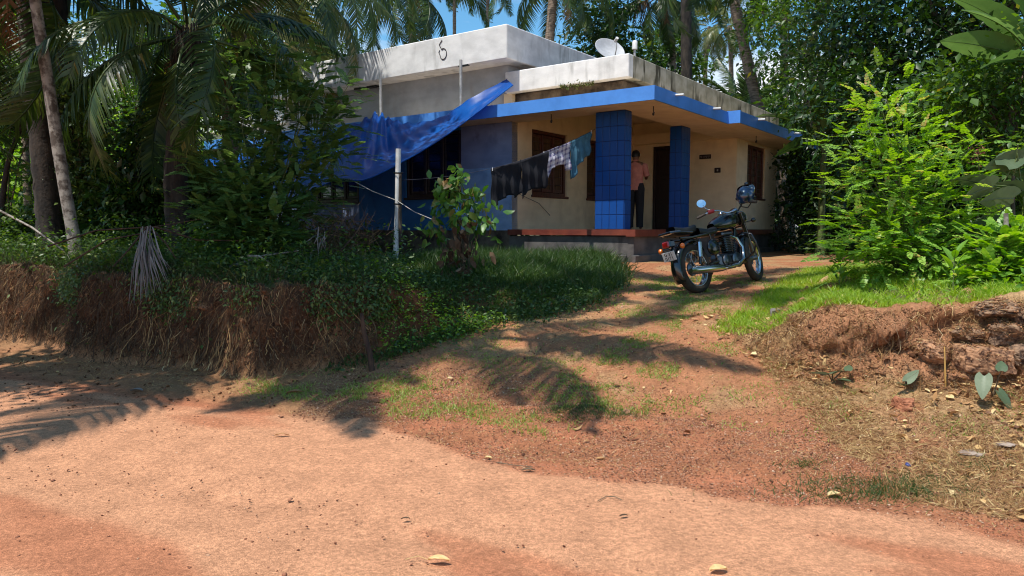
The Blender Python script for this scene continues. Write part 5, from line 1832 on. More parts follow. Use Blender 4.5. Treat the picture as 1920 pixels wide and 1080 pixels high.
def fallen(label, px_, y_, L_, W, rz, m=M_litter, stem=0.0, rr=.8, curl=.25):
    x_ = tx(px_, y_)
    z_ = gz(x_, y_) + .006
    g = random.Random(int(px_))
    P = []
    for i in range(9):
        s = i / 8
        w = W * sin(pi * (.05 + .92 * s)) ** .8
        P.append([Vector((s * L_, v * w / 2, .004 + abs(v) ** 1.5 * curl * W + .10 * L_ * sin(pi * s) * g.uniform(.9, 1.1))) for v in (-1, -.5, 0, .5, 1)])
    mb = MB().grid(P)
    if stem: mb.tube([(0, 0, .006), (-stem * .5, .02, .012), (-stem, -.01, .004)], .0022, 4)
    me = mb.mesh('fallen_leaf', m)
    a_ = me.attributes.new('rnd', 'FLOAT', 'FACE')
    a_.data.foreach_set('value', [min(1, rr + g.uniform(-.1, .1)) for _ in me.polygons])
    o_ = link('fallen_leaf', me, None, Matrix.Translation((x_, y_, z_)) @ Matrix.Rotation(rz, 4, 'Z'))
    return tag(o_, label, 'leaf')


fallen('dry tan leaf with a long stem on the road at the bottom centre', 797, 3.42, .105, .045, -.15, stem=.11)
fallen('pale curled dry leaf at the bottom edge of the road, right of centre', 1345, 3.30, .085, .05, .2)
fallen('small dark brown leaf scrap on the road above the long stemmed leaf', 745, 3.92, .05, .018, .05, M_root, rr=.5)
fallen('tan leaf lying on the gravel edge of the road', 908, 5.0, .055, .03, -.5)
fallen('dark twisted leaf on the pale boundary of the road in the centre', 978, 4.72, .09, .03, .05, M_root, rr=.8)
fallen('small pale leaf on the gravel band right of centre', 1122, 4.95, .06, .03, .2, rr=.5)
fallen('brown scrap on the road right of centre', 1168, 3.95, .05, .02, .3, M_root, rr=.4)
fallen('tan leaf near the green verge at the left road edge', 505, 5.55, .11, .03, 0, rr=.4)
fallen('pale dry leaf beside the tufts at the lower right road edge', 1570, 4.25, .09, .05, .3, rr=.9)
fallen('brown leaf lying in the shade below the bank', 530, 6.75, .15, .07, .2, rr=.3)
fallen('pale grey leaf lying in the shade below the bank further left', 232, 7.1, .13, .06, -.1, M_greydead, rr=.7)
for px_, y_, lb in ((1450, 7.9, 'large grey dead leaf lying in the bright grass'),):
    fallen(lb, px_, y_, .2, .13, .5, M_greydead, rr=.9, curl=.5)
# the little blue bottle cap
x_ = tx(1722, 4.62)
tag(MB().lathe([(0.001, .012), (.016, .012), (.018, .009), (.018, 0)], 12).build('bottle_cap', mat('cap_blue', (.04, .06, .22), .4), mtx=Matrix.Translation((x_, 4.62, gz(x_, 4.62) + .01)) @ Matrix.Rotation(.4, 4, 'X')), 'small dark blue bottle cap among the dry leaves', 'bottle cap')
# twigs on the road
for pts, lb in (([(1125, 4.18), (1142, 4.26), (1160, 4.25), (1172, 4.2)], 'thin curved twig on the pale road right of centre'), ([(930, 4.9), (960, 4.84), (1000, 4.80)], 'thin dark twig along the edge of the pale road')):
    tag(MB().tube([(tx(a, b_), b_, gz(tx(a, b_), b_) + .01) for a, b_ in pts], .0028, 4).build('twig', M_twig), lb, 'twig')

# stick in the bank and a yellow stem at the mound
a = hit(698, 697)
b_ = at(678, 588, a.y + .18)
a.z -= .03
M_stick = mat('stick_brown', (.10, .05, .025), .9, scale=14, stretch=(1, 1, .2), bump=.8, c2=(.03, .015, .01))
tag(MB().tube([a, a.lerp(b_, .35) + Vector((.012, 0, 0)), a.lerp(b_, .7) - Vector((.01, 0, 0)), b_], [.032, .029, .026, .019], 9).build('stake', M_stick), 'rough brown wooden stake leaning against the right end of the bank', 'stake')
tag(MB().tube([hit(1773, 730), at(1772, 690, hit(1773, 730).y - .03), at(1771, 650, hit(1773, 730).y)], [.007, .007, .005], 6).build('yellow_reed', mat('stem_yellow', (.62, .36, .10), .6)), 'upright yellow dry stem in front of the hollow in the mound', 'reed')
a = at(1888, 470, 7.1)
tag(MB().tube([(a.x, a.y, gz(a.x, a.y) - .03), a, at(1886, 400, 7.15)], [.032, .03, .02], 8).build('stake', M_barkl), 'short pale stake among the shrubs at the right edge', 'stake')

# dry palm frond hanging over the bank
def fan(label, top_, tips_, n_leaf, w_, m, extra=()):
    t_ = thing('dry_frond', label, 'palm frond', top_)
    T0 = Vector(top_)
    for e_ in extra:
        MB().tube([Vector(p) for p in e_], [.012, .009, .006, .003][:len(e_)], 5).build('rachis', M_stick, t_, world=True)
    for i in range(n_leaf):
        s = i / (n_leaf - 1)
        tip_ = Vector(tips_[0]).lerp(Vector(tips_[1]), s) + Vector((R.uniform(-.06, .06), R.uniform(-.08, .05), R.uniform(-.10, .22)))
        p0 = T0 + Vector((R.uniform(-.05, .05) + (s - .5) * .10, R.uniform(-.03, .03), R.uniform(-.30, .05)))
        mid = p0.lerp(tip_, .5) + Vector((0, -.05, .03))
        wv = Vector((1, .25 * R.uniform(-1, 1), 0)) * w_
        mb = MB().add([p0 - wv, p0 + wv, mid + wv * 1.1, mid - wv * 1.1, mid, tip_], [(0, 1, 2, 3), (3, 2, 5)], 0)
        me = mb.mesh('leaflet', m)
        at2 = me.attributes.new('rnd', 'FLOAT', 'FACE')
        v_ = R.random()
        at2.data.foreach_set('value', [v_, v_])
        link('leaflet', me, t_, Matrix.Translation(-T0))
    return t_


fan('pale grey dry palm frond hanging fan like over the bank', at(276, 430, 8.45), (at(248, 572, 8.0), at(325, 530, 8.1)), 44, .006, M_greydead,
    [[at(276, 425, 8.5), at(240, 470, 8.3), at(212, 500, 8.2)], [at(278, 425, 8.5), at(262, 490, 8.2), at(235, 522, 8.1)], [at(285, 430, 8.6), at(310, 455, 8.5), at(330, 485, 8.4)], [at(90, 462, 8.9), at(180, 432, 8.8), at(290, 425, 8.7), at(380, 410, 8.9)],
     [at(120, 500, 8.7), at(200, 450, 8.7), at(280, 435, 8.6)], [at(290, 425, 8.7), at(370, 450, 8.8), at(470, 452, 9.0)]])
fan('small tuft of pinkish grey dry leaflets hanging from the brush heap', at(600, 432, 9.3), (at(572, 480, 9.15), at(618, 470, 9.2)), 13, .007, M_greydead)
# dead brush heap
bh = at(632, 445, 9.6)
n = 900
P = np.array([tuple(bh)]) + rng.normal(size=(n, 3)) * [.26, .2, .15] + np.array([0, 0, 0])
P[:, 2] = np.maximum(P[:, 2], 1.0)
tag(link('brush_heap', (lambda s: npmesh('brush_heap', s[0], s[1], M_root, rng.random(n)[s[2]]))(scatter(BL[0], BL[1], np.stack([norm(rng.normal(size=(n, 3))) * .006, norm(rng.normal(size=(n, 3))), norm(rng.normal(size=(n, 3)) + [0, 0, .4]) * rng.uniform(.12, .38, n)[:, None]], -1), P))), 'heap of dead brown brushwood on the bank top', 'brush heap', kind='stuff')
for i, (a0, a1) in enumerate((((640, 470), (690, 400)), ((600, 470), (655, 395)))):
    tag(MB().tube([at(*a0, 9.5), at((a0[0] + a1[0]) / 2 + 4, (a0[1] + a1[1]) / 2, 9.5), at(*a1, 9.45)], [.012, .009, .004], 5).build('dead_branch', M_bark), ('bare dead branch sticking up right out of the brush heap', 'bare dead branch crossing the middle of the brush heap')[i], 'branch')
# long fallen stalks on bank top
for i, (a0, a1, y0, y1, lb) in enumerate([(((0), 395), (120, 470), 10.5, 9.3, 'grey fallen stalk lying at the far left of the bank'), (((430), 500), (560, 470), 8.7, 9.0, 'grey fallen stalk among the weeds on the bank top'), ((465, 480), (505, 492), 8.4, 8.4, 'short pale stalk at the bank rim')]):
    tag(MB().tube([at(*a0, y0), at((a0[0] + a1[0]) / 2, (a0[1] + a1[1]) / 2 - 6, (y0 + y1) / 2), at(*a1, y1)], [.016, .014, .008], 6).build('fallen_stalk', M_barkl), lb, 'stalk')
# orange sprout on the bank rim
sp = at(505, 555, 8.0)
t_ = thing('dry_sprout', 'small orange dry sprout on the rim of the bank', 'plant', sp)
for az, el in ((100, 70), (160, 45), (20, 50), (60, 80)):
    d = Vector((cos(RAD(az)) * cos(RAD(el)), -.2, sin(RAD(el))))
    bigleaf('leaf', .13, .022, .4, M_litter, seed=az, parent=t_, mtx=aim((0, 0, 0), d), fold=.3)

# ------------------------------------------------------------------ tarpaulin
M_tarp = mat('tarpaulin_blue', (.006, .09, .36), .36, scale=2.5, c2=(.005, .06, .28), spec=.18)
_t = M_tarp.node_tree
_b = _t.nodes['Principled BSDF']
_tr = _t.nodes.new('ShaderNodeBsdfTranslucent')
_tr.inputs['Color'].default_value = (.02, .10, .75, 1)
_ms = _t.nodes.new('ShaderNodeMixShader')
_ms.inputs[0].default_value = .12
_t.links.new(_b.outputs[0], _ms.inputs[1])
_t.links.new(_tr.outputs[0], _ms.inputs[2])
_t.links.new(_ms.outputs[0], _t.nodes['Material Output'].inputs[0])
M_rope = mat('rope_pale', (.55, .54, .5), .8)
M_ropeblue = mat('rope_dark', (.03, .03, .05), .8)

# top edge along the eave, bottom edge in front; plan points measured from the house
hw = lambda x, y, z: HM @ Vector((x, y, z))
topk = [hw(-2.55, -.16, 2.97), hw(-3.0, -.75, 2.56), hw(-3.7, -.80, 2.26), hw(-4.55, -.82, 2.20), hw(-5.15, -.80, 2.34), hw(-5.62, -.74, 2.50), hw(-6.2, -.80, 2.34), hw(-7.2, -.80, 2.18), hw(-8.5, -.80, 2.12), hw(-10.2, -.80, 2.06), hw(-12.2, -.80, 1.9)]
botk = [at(962, 159, 14.55), at(905, 203, 14.1), at(850, 244, 13.6), at(800, 277, 13.2), at(745, 308, 12.8), at(680, 338, 12.4), at(640, 334, 12.9), at(595, 352, 13.3), at(545, 372, 13.7), at(500, 378, 14.2), at(380, 350, 16.4)]


def curve(pts, n):
    pts = [Vector(p) for p in pts]
    P = [pts[0] * 2 - pts[1]] + pts + [pts[-1] * 2 - pts[-2]]
    o_ = []
    m = len(pts) - 1
    for k_ in range(n + 1):
        f = k_ / n * m
        i = min(int(f), m - 1)
        t_ = f - i
        a, b2, c, d0 = P[i], P[i + 1], P[i + 2], P[i + 3]
        o_.append(.5 * ((2 * b2) + (c - a) * t_ + (2 * a - 5 * b2 + 4 * c - d0) * t_ * t_ + (3 * b2 - a - 3 * c + d0) * t_ ** 3))
    return o_


TC, BC = curve(topk, 90), curve(botk, 90)
rows = []
peak = Vector(topk[5])
for i in range(91):
    row = []
    for j in range(25):
        v = j / 24
        p = TC[i].lerp(BC[i], v)
        sag = sin(pi * v) * min(1, i / 12)
        p = p + Vector((0, 0, -.16 * sag * (1 + .4 * sin(i * .21))))
        # creases fanning out from the peak and along the ropes
        dx = (TC[i] - peak).length
        fan_ = sin((i - 45) * 1.25 * (1.1 - v * .45)) * .045 * math.exp(-abs(i - 45) / 14) * (1 - v) ** .5
        p.z += fan_ * 1.8 + .022 * sin(i * .55 + v * 9) * sag + .06 * (vn(np.array(i * .22), np.array(v * 5), 61) - .5) * 2 * sag + .03 * (1 - 2 * abs(vn(np.array(i * .5 + v * 6), np.array(v * 4 - i * .2), 66) - .5)) * sag
        p = p + Vector((0, -1, 0)) * (.05 * (vn(np.array(i * .35 + 5), np.array(v * 6), 62) - .5) * 2 * sag)
        row.append(p)
    rows.append(row)
tp_ = thing('tarpaulin', 'large crumpled blue tarpaulin stretched from the eaves down to a pole', 'tarpaulin', rows[45][12])
MB().grid([list(r_) for r_ in rows]).build('sheet', M_tarp, tp_, world=True)
hem = MB()
hem.tube([rows[i][24] + Vector((0, 0, -.004)) for i in range(0, 91, 3)], .012, 5)
hem.build('hem', M_tarp, tp_, world=True)
for p in (rows[50][24], rows[0][0], rows[45][0]):
    MB().lathe([(.012, 0), (.026, .003), (.026, -.003), (.012, 0)], 10, Matrix.Translation(p + Vector((0, -.01, 0)))).build('eyelet', M_pvc, tp_, world=True)
# the pole that holds it, with a stick lashed to it
pb = Vector((tx(740, 11.5), 11.5, 0))
pb.z = gz(pb.x, pb.y) - .05
ptop = at(747, 279, 11.5)
po = thing('pole', 'white plastic pole with a wooden stick lashed to it in front of the blue wall', 'pole', pb)
MB().tube([pb, pb.lerp(ptop, .5) + Vector((.01, 0, 0)), ptop], .042, 12).build('pipe', M_pvcw, po, world=True)
MB().tube([at(752, 460, 11.48), at(750, 400, 11.47), at(751, 326, 11.47)], [.03, .028, .022], 7).build('stick', M_bark, po, world=True)
for py_ in (324, 382):
    c = at(747, py_, 11.5)
    MB().lathe([(.07, -.012), (.078, 0), (.07, .012)], 12, Matrix.Translation(c) @ Matrix.Rotation(.12, 4, 'X')).build('lashing', M_black, po, world=True)
r1 = rows[50][24]
r2 = at(744, 376, 11.47)
tag(MB().tube([r1, r1.lerp(r2, .5) - Vector((0, 0, .03)), r2], .007, 5).build('rope', M_rope), 'pale rope from the lowest tarpaulin corner to the white pole', 'rope')
r3 = at(812, 412, 10.6)
tag(MB().tube([r2, r2.lerp(r3, .5) - Vector((0, 0, .03)), r3], .005, 5).build('rope', M_rope), 'thin guy rope running down right from the white pole into the sapling', 'rope')

# ------------------------------------------------------------------ roof furniture
for px_, x0, py0, py1, lb in ((766, -5.62, 217, 135, 'grey steel post standing on the sunshade at the tarpaulin peak'), (930, -3.35, 205, 105, 'grey steel post standing on the sunshade near the roof corner')):
    b0 = hw(x0, -.62, 2.372)
    o_ = MB().tube([(0, 0, 0), (0, 0, .5), (.005, 0, 1.0)], .032, 4).build('steel_post', M_pvc, mtx=Matrix.Translation(b0) @ Matrix.Rotation(.3, 4, 'Z'))
    tag(o_, lb, 'post')
db = hw(-.85, .9, 2.80)
ds = thing('satellite_dish', 'grey satellite dish tilted to the sky on the low roof', 'satellite dish', db)
DM = Matrix.Translation((0, 0, .66)) @ Matrix.Rotation(RAD(20), 4, 'Z') @ Matrix.Rotation(RAD(52), 4, 'X') @ Matrix.Scale(1.0, 4)
M_dish = mat('dish_grey', (.50, .51, .53), .5, scale=5)
MB().lathe([(.001, 0), (.08, .006), (.16, .022), (.24, .05), (.30, .08), (.31, .085), (.30, .072), (.2, .03), (.001, -.01)], 30, DM).build('reflector', M_dish, ds)
MB().tube([(0, 0, 0), (0, 0, .45), (0, .02, .66)], .025, 8).build('mast', M_pvc, ds)
MB().tube([DM @ Vector((0, -.30, .07)), DM @ Vector((0, -.2, .26)), DM @ Vector((0, -.06, .36))], .012, 6).build('feed_arm', M_pvc, ds)
MB().tube([DM @ Vector((0, -.07, .40)), DM @ Vector((0, -.05, .30))], .03, 10).build('receiver', M_pvcw, ds)
rb = hw(-.08, .5, 2.952)
rp_ = thing('roof_pipe', 'short white capped pipe standing on the low roof corner', 'pipe', rb)
MB().tube([(0, 0, 0), (0, 0, .40)], .022, 8).build('pipe', M_dish, rp_)
MB().tube([(0, 0, .38), (0, 0, .52), (0, 0, .54)], [.05, .048, .03], 10).build('cap', M_pvcw, rp_)

# ------------------------------------------------------------------ washing line
la = hw(-.60, -.02, 1.86)
lb_ = at(748, 338, 11.45)


def line_at(f):
    p = la.lerp(lb_, f)
    return p - Vector((0, 0, .42 * 4 * f * (1 - f) * .5 + .30 * sin(pi * min(1, f * 1.0)) * 0))


tag(MB().tube([line_at(i / 20) for i in range(21)], .004, 4).build('washing_line', M_ropeblue), 'washing line from the broad tiled pillar to the white pole', 'washing line')
ldir = (lb_ - la)
# a check pattern by cloth coordinates
def checkmat():
    m, t, b = newmat('cloth_check')
    N = t.nodes.new
    L = t.links.new
    uv = N('ShaderNodeAttribute')
    uv.attribute_name = 'cloth'
    sep = N('ShaderNodeSeparateXYZ')
    L(uv.outputs['Vector'], sep.inputs[0])
    outs = []
    for ax, sc in ((0, 11.0), (1, 11.0)):
        m1 = N('ShaderNodeMath'); m1.operation = 'MULTIPLY'; m1.inputs[1].default_value = sc
        m2 = N('ShaderNodeMath'); m2.operation = 'FRACT'
        m3 = N('ShaderNodeMath'); m3.operation = 'LESS_THAN'; m3.inputs[1].default_value = .42
        L(sep.outputs[ax], m1.inputs[0]); L(m1.outputs[0], m2.inputs[0]); L(m2.outputs[0], m3.inputs[0])
        outs.append(m3.outputs[0])
    s = N('ShaderNodeMath'); s.operation = 'ADD'
    L(outs[0], s.inputs[0]); L(outs[1], s.inputs[1])
    s2 = N('ShaderNodeMath'); s2.operation = 'MULTIPLY'; s2.inputs[1].default_value = .5
    L(s.outputs[0], s2.inputs[0])
    rp = N('ShaderNodeValToRGB')
    rp.color_ramp.elements[0].color = (.52, .50, .56, 1)
    rp.color_ramp.elements[1].color = (.10, .09, .20, 1)
    L(s2.outputs[0], rp.inputs[0])
    L(rp.outputs[0], b.inputs['Base Color'])
    b.inputs['Roughness'].default_value = .9
    return m


M_check = checkmat()
M_navy = mat('cloth_black', (.006, .006, .011), .92, scale=20)
M_teal = mat('cloth_teal', (.05, .16, .24), .9, scale=12, c2=(.03, .11, .18))


def garment(parent, name, f0, f1, lenfn, m, seed, nu=26, nv=16, splay=0, off=0.0, thick=.006):
    rows_ = []
    uvs = []
    for i in range(nu + 1):
        u = i / nu
        f = f0 + (f1 - f0) * u
        top_ = line_at(f)
        L_ = lenfn(u)
        row = []
        for j in range(nv + 1):
            v = j / nv
            dn = v * L_
            nrm_ = Vector((-ldir.y, ldir.x, 0)).normalized()
            wv = (.035 * sin(u * 21 + seed) + .02 * sin(u * 47 + seed * 2 + v * 3)) * v + .015 * sin(v * 9 + u * 5)
            p = top_ + Vector((0, 0, -dn)) + nrm_ * (wv + off) + ldir.normalized() * splay * v * (u - .5)
            row.append(p)
            uvs.append((u * (f1 - f0) * ldir.length, dn, 0))
        rows_.append(row)
    mb = MB().grid(rows_)
    me = mb.mesh(name, m, wm(parent).inverted())
    ca = me.attributes.new('cloth', 'FLOAT_VECTOR', 'POINT')
    ca.data.foreach_set('vector', [c for q_ in uvs for c in q_])
    o_ = link(name, me, parent)
    md = o_.modifiers.new('thick', 'SOLIDIFY')
    md.thickness = thick
    return o_


def fpx(px):
    """fraction along the line seen at photo column px"""
    best = min(range(0, 401), key=lambda k_: abs((line_at(k_ / 400) - Vector((0, 0, EYE))).x / line_at(k_ / 400).y * 1378 + 960 - px))
    return best / 400


def cloth_thing(name, label, cat, f):
    return thing(name, label, cat, line_at(f))


def sm(pts):
    xs = [p[0] for p in pts]
    ys = [p[1] for p in pts]
    return lambda u: float(np.interp(u, xs, ys))


k_ = 13.0 / 1378
t_ = cloth_thing('trousers', 'black trousers hanging by the waist, lowest on the washing line', 'trousers', fpx(950))
garment(t_, 'cloth', fpx(978), fpx(922), sm([(0, .54), (.12, .60), (.22, .62), (.3, .55), (.4, .53), (.75, .58), (.9, .68), (1, .60)]), M_navy, 2)
t_ = cloth_thing('skirt', 'black skirt with a ragged hem hanging between trousers and checked shirt', 'skirt', fpx(1000))
garment(t_, 'cloth', fpx(1027), fpx(976), sm([(0, .58), (.1, .64), (.3, .60), (.45, .58), (.55, .56), (.8, .56), (.85, .62), (1, .66)]), M_navy, 5, off=.02)
t_ = cloth_thing('shirt', 'checked shirt with hanging sleeves on the washing line', 'shirt', fpx(1045))
garment(t_, 'cloth', fpx(1070), fpx(1017), sm([(0, .52), (.16, .50), (.2, .36), (.5, .33), (.68, .34), (.72, .48), (.9, .50), (1, .46)]), M_check, 8, off=-.02)
garment(t_, 'collar', fpx(1050), fpx(1036), sm([(0, .05), (.5, .09), (1, .05)]), M_check, 3, nu=8, nv=3, off=-.04)
t_ = cloth_thing('towel', 'teal blue cloth hung highest on the washing line beside the tiled pillar', 'towel', fpx(1090))
garment(t_, 'cloth', fpx(1108), fpx(1068), sm([(0, .38), (.2, .42), (.35, .45), (.6, .5), (.75, .66), (.95, .7), (1, .6)]), M_teal, 11, off=.0)
for f, c_, lb in ((fpx(1106), M_pvcw, 'white clothes peg holding the teal cloth, next to the tiled pillar'), (fpx(1070), M_black, 'black clothes peg between the teal cloth and the checked shirt'), (fpx(1019), M_pvcw, 'white clothes peg between the checked shirt and the black skirt'),
                  (fpx(975), M_black, 'black clothes peg between the black skirt and the trousers'), (fpx(924), M_pvcw, 'white clothes peg on the outer end of the black trousers')):
    tag(MB().bbox((-.006, -.01, -.045), (.006, .01, .018), .002).build('clothes_peg', c_, mtx=Matrix.Translation(line_at(f))), lb, 'clothes peg', 'clothes pegs on the washing line')
tag(MB().tube([hw(-2.5, .2, .72), hw(-2.48, .9, .55), hw(-2.46, 1.3, .30)], .006, 5).build('cable', M_black), 'short black cable hanging under the verandah window', 'cable')

# ------------------------------------------------------------------ name boards and fittings on the back wall
M_text = mat('letter_pale', (.40, .38, .36), .7)


def wall_hit(px, py):
    """where the photo ray meets the back wall of the verandah"""
    o0 = HI @ Vector((0, 0, EYE))
    d0 = (HI @ at(px, py, 10)) - o0
    return o0 + d0 * ((5.35 - o0.y) / d0.y)


a, b_ = wall_hit(1311.5, 299), wall_hit(1333.5, 289)
s1 = thing('name_board', 'narrow dark name board with a line of small pale letters on the verandah wall', 'sign', HM @ Vector(((a.x + b_.x) / 2, 5.35, (a.z + b_.z) / 2)), HANG)
w_, h_ = b_.x - a.x, .105
MB().bbox((-w_ / 2, -.02, -h_ / 2), (w_ / 2, -.001, h_ / 2), .004).build('board', M_wooddark, s1)
g = MB()
xx = -w_ / 2 + .03
for i in range(9):
    ww = .014 + .006 * (i % 3)
    if i != 2:
        g.box((xx, -.0225, -.018), (xx + .004, -.0202, .018)).box((xx + .004, -.0224, .010), (xx + ww, -.0202, .018))
        if i % 2: g.box((xx + .004, -.0224, -.018), (xx + ww, -.0202, -.011))
    xx += .028
g.build('lettering', M_text, s1, kind='stuff')
a, b_ = wall_hit(1340, 324), wall_hit(1351.5, 314.5)
s2 = thing('switch_board', 'small dark box with a pale knob on the wall below the name board', 'switch board', HM @ Vector(((a.x + b_.x) / 2, 5.35, (a.z + b_.z) / 2)), HANG)
w_, h_ = b_.x - a.x, a.z - b_.z
w_, h_ = abs(w_), .12
MB().bbox((-w_ / 2, -.03, -h_ / 2), (w_ / 2, -.001, h_ / 2), .006).build('box', M_wooddark, s2)
MB().bbox((-.01, -.04, -.025), (.025, -.031, .025), .003).build('knob', M_text, s2)
# ------------------------------------------------------------------ standpipe by the leaning palm
b0 = Vector((tx(1484, 21.5), 21.5, 0))
b0.z = gz(b0.x, b0.y) - .02
t_ = thing('standpipe', 'thin blue green standpipe beside the foot of the leaning palm', 'pipe', b0)
MB().tube([(0, 0, 0), (-.03, 0, .7), (-.06, 0, 1.5), (-.06, 0, 1.62)], .03, 8).build('pipe', mat('pipe_teal', (.07, .22, .28), .5), t_)
MB().tube([(-.06, 0, 1.55), (-.06, 0, 1.68)], .06, 8).build('cap', M_dish, t_)
b1 = Vector((tx(1473, 21.2), 21.2, 0))
t_ = thing('hanging_cloth', 'pale grey cloth draped over the leaning palm trunk', 'cloth', at(1470, 345, 21.2))
rows_ = [[at(1466 + 14 * u + 5 * sin(v * 3), 337 + 68 * v + (12 * v if u > .5 else 0), 21.15 + .05 * sin(u * 9)) for v in np.linspace(0, 1, 8)] for u in np.linspace(0, 1, 9)]
o_ = MB().grid(rows_).build('fabric', mat('cloth_grey', (.46, .44, .40), .9), t_, world=True)
o_.modifiers.new('thick', 'SOLIDIFY').thickness = .01
for i, (px_, y_, s_, lb) in enumerate(((1462, 21.0, .14, 'pale broken stone at the corner of the plinth by the leaning palm'), (1474, 20.6, .11, 'reddish stone lying by the foot of the leaning palm'), (1453, 20.8, .12, 'grey stone against the end of the plinth'))):
    x_ = tx(px_, y_)
    rock(lb, (x_, y_, gz(x_, y_) + .04), (s_ * 1.4, s_, s_ * .7), (MATS['stone_0'], M_redclod, M_latd)[i], 80 + i, name='loose_stone', amp=.3)
n = 260
bx = Vector((tx(1460, 20.9), 20.9, 1.0))
P = np.array([tuple(bx)]) + np.abs(rng.normal(size=(n, 3))) * [.13, .1, .0] * rng.choice([-1, 1], (n, 1))
P[:, 2] = 1.05 + rng.random(n) * .75
V, fc, ow = scatter(*LEAF2, frames(norm(rng.normal(size=(n, 3)) * .3 + [0, 0, -1]), rdir(n), rng.uniform(.1, .25, n) * 1.0), P)
tag(link('dead_foliage', npmesh('dead_foliage', V, fc, M_greydead, rng.random(n)[ow])), 'withered grey foliage piled against the end of the house', 'dead leaves', kind='stuff')

# ------------------------------------------------------------------ person on the verandah
def skin(name, verts, edges, radii, m, parent, root=0, sub=2):
    me = bpy.data.meshes.new(name)
    me.from_pydata([tuple(v) for v in verts], edges, [])
    me.materials.append(m)
    o_ = link(name, me, parent)
    o_.modifiers.new('skin', 'SKIN')
    me.skin_vertices.clear() if False else None
    if not me.skin_vertices:
        me.attributes.update()
    o_.modifiers.new('sub', 'SUBSURF').levels = sub
    o_.modifiers['sub'].render_levels = sub
    sv = me.skin_vertices[0].data if me.skin_vertices else None
    if sv is not None:
        for i, r_ in enumerate(radii):
            sv[i].radius = r_ if isinstance(r_, tuple) else (r_, r_)
            sv[i].use_root = (i == root)
    return o_


def ring_body(name, rings, m, parent, n=18, cap=True):
    """continuous swept surface from ellipse rings: (centre, rx, ry)"""
    mb = MB()
    vs = []
    for c, rx, ry in rings:
        for j in range(n):
            a = 2 * pi * j / n
            vs.append(Vector(c) + Vector((cos(a) * rx, sin(a) * ry, 0)))
    fs = [(i * n + j, i * n + (j + 1) % n, (i + 1) * n + (j + 1) % n, (i + 1) * n + j) for i in range(len(rings) - 1) for j in range(n)]
    mb.add(vs, fs, 0, True)
    if cap:
        mb.add([vs[j] for j in range(n)], [tuple(range(n))[::-1]])
        mb.add([vs[(len(rings) - 1) * n + j] for j in range(n)], [tuple(range(n))])
    return mb.build(name, m, parent)


M_skin = mat('skin_brown', (.20, .095, .055), .6, scale=30, var=.05)
M_hair = mat('hair_black', (.012, .010, .010), .5)
M_shirt = mat('cloth_pink', (.62, .25, .19), .85, scale=10, c2=(.50, .19, .15))
M_trous = mat('trousers_dark', (.014, .013, .017), .85)
pw_ = Vector((tx(1190, 16.0), 16.0, EYE + .002))
person = thing('person', 'person in a salmon shirt and dark trousers standing behind the broad tiled pillar', 'person', pw_, RAD(-20))
# body frame: x right, y forwards (away from the viewer), z up
V_ = [(0, 0, .92), (0, .01, 1.08), (0, .0, 1.25), (0, -.01, 1.39), (0, .0, 1.46), (0, .015, 1.53), (0, .03, 1.60), (0, .03, 1.66),
      (-.19, -.01, 1.37), (-.235, .0, 1.16), (-.20, .13, .98), (-.19, .18, .92),
      (.19, -.01, 1.37), (.245, .0, 1.14), (.20, .18, 1.10), (.18, .25, 1.12),
      (-.09, .0, .86), (-.10, .02, .48), (-.105, -.01, .09), (-.11, .06, .045), (-.115, .14, .03),
      (.09, .0, .86), (.10, .02, .48), (.105, -.01, .09), (.11, .06, .045), (.115, .14, .03)]
E_ = [(0, 1), (1, 2), (2, 3), (3, 4), (4, 5), (5, 6), (6, 7), (3, 8), (8, 9), (9, 10), (10, 11), (3, 12), (12, 13), (13, 14), (14, 15), (0, 16), (16, 17), (17, 18), (18, 19), (19, 20), (0, 21), (21, 22), (22, 23), (23, 24), (24, 25)]
R_ = [(.14, .10), (.125, .09), (.15, .105), (.13, .09), (.055, .055), (.075, .085), (.085, .098), (.065, .075),
      .055, .042, .034, .026, .055, .042, .034, .026, .085, .058, .04, .038, .026, .085, .058, .04, .038, .026]
_me = bpy.data.meshes.new('body')
_me.from_pydata(V_, E_, [])
_me.materials.append(M_skin)
body = link('body', _me, person)
body.modifiers.new('skin', 'SKIN')
if not _me.skin_vertices:
    bm_ok = False
    import bmesh
    bm = bmesh.new()
    bm.from_mesh(_me)
    lay = bm.verts.layers.skin.verify()
    bm.verts.ensure_lookup_table()
    for i, r_ in enumerate(R_):
        bm.verts[i][lay].radius = r_ if isinstance(r_, tuple) else (r_, r_)
        bm.verts[i][lay].use_root = (i == 0)
    bm.to_mesh(_me)
    bm.free()
else:
    for i, r_ in enumerate(R_):
        _me.skin_vertices[0].data[i].radius = r_ if isinstance(r_, tuple) else (r_, r_)
sb_ = body.modifiers.new('sub', 'SUBSURF')
sb_.levels = sb_.render_levels = 2
# fingers closing on the phone-sized space in front
for sx_, hand in ((-1, (-.19, .20, .90)), (1, (.175, .275, 1.125))):
    h = Vector(hand)
    fwd = Vector((0, .35, -1)) if sx_ < 0 else Vector((-.3, 1, .1))
    fwd.normalize()
    side_ = Vector((0, 1, .35)).normalized() if sx_ < 0 else Vector((0, 0, 1))
    mb = MB().ellipsoid(h, (.022, .034, .038), 10, 7)
    for q_, ln in enumerate((.058, .068, .064, .05)):
        s0 = h + side_ * (.024 - .016 * q_) + fwd * .03
        p1 = s0 + fwd * ln * .5
        p2 = p1 + (fwd + Vector((-.5 * sx_, .1, 0))).normalized() * ln * .45
        mb.tube([s0 - fwd * .02, s0, p1, p2], [.009, .009, .008, .006], 6)
    s0 = h + side_ * .03
    mb.tube([s0, s0 + (side_ + fwd).normalized() * .03, s0 + (side_ + fwd * 1.6).normalized() * .055], [.010, .009, .007], 6)
    mb.build('hand', M_skin, person)
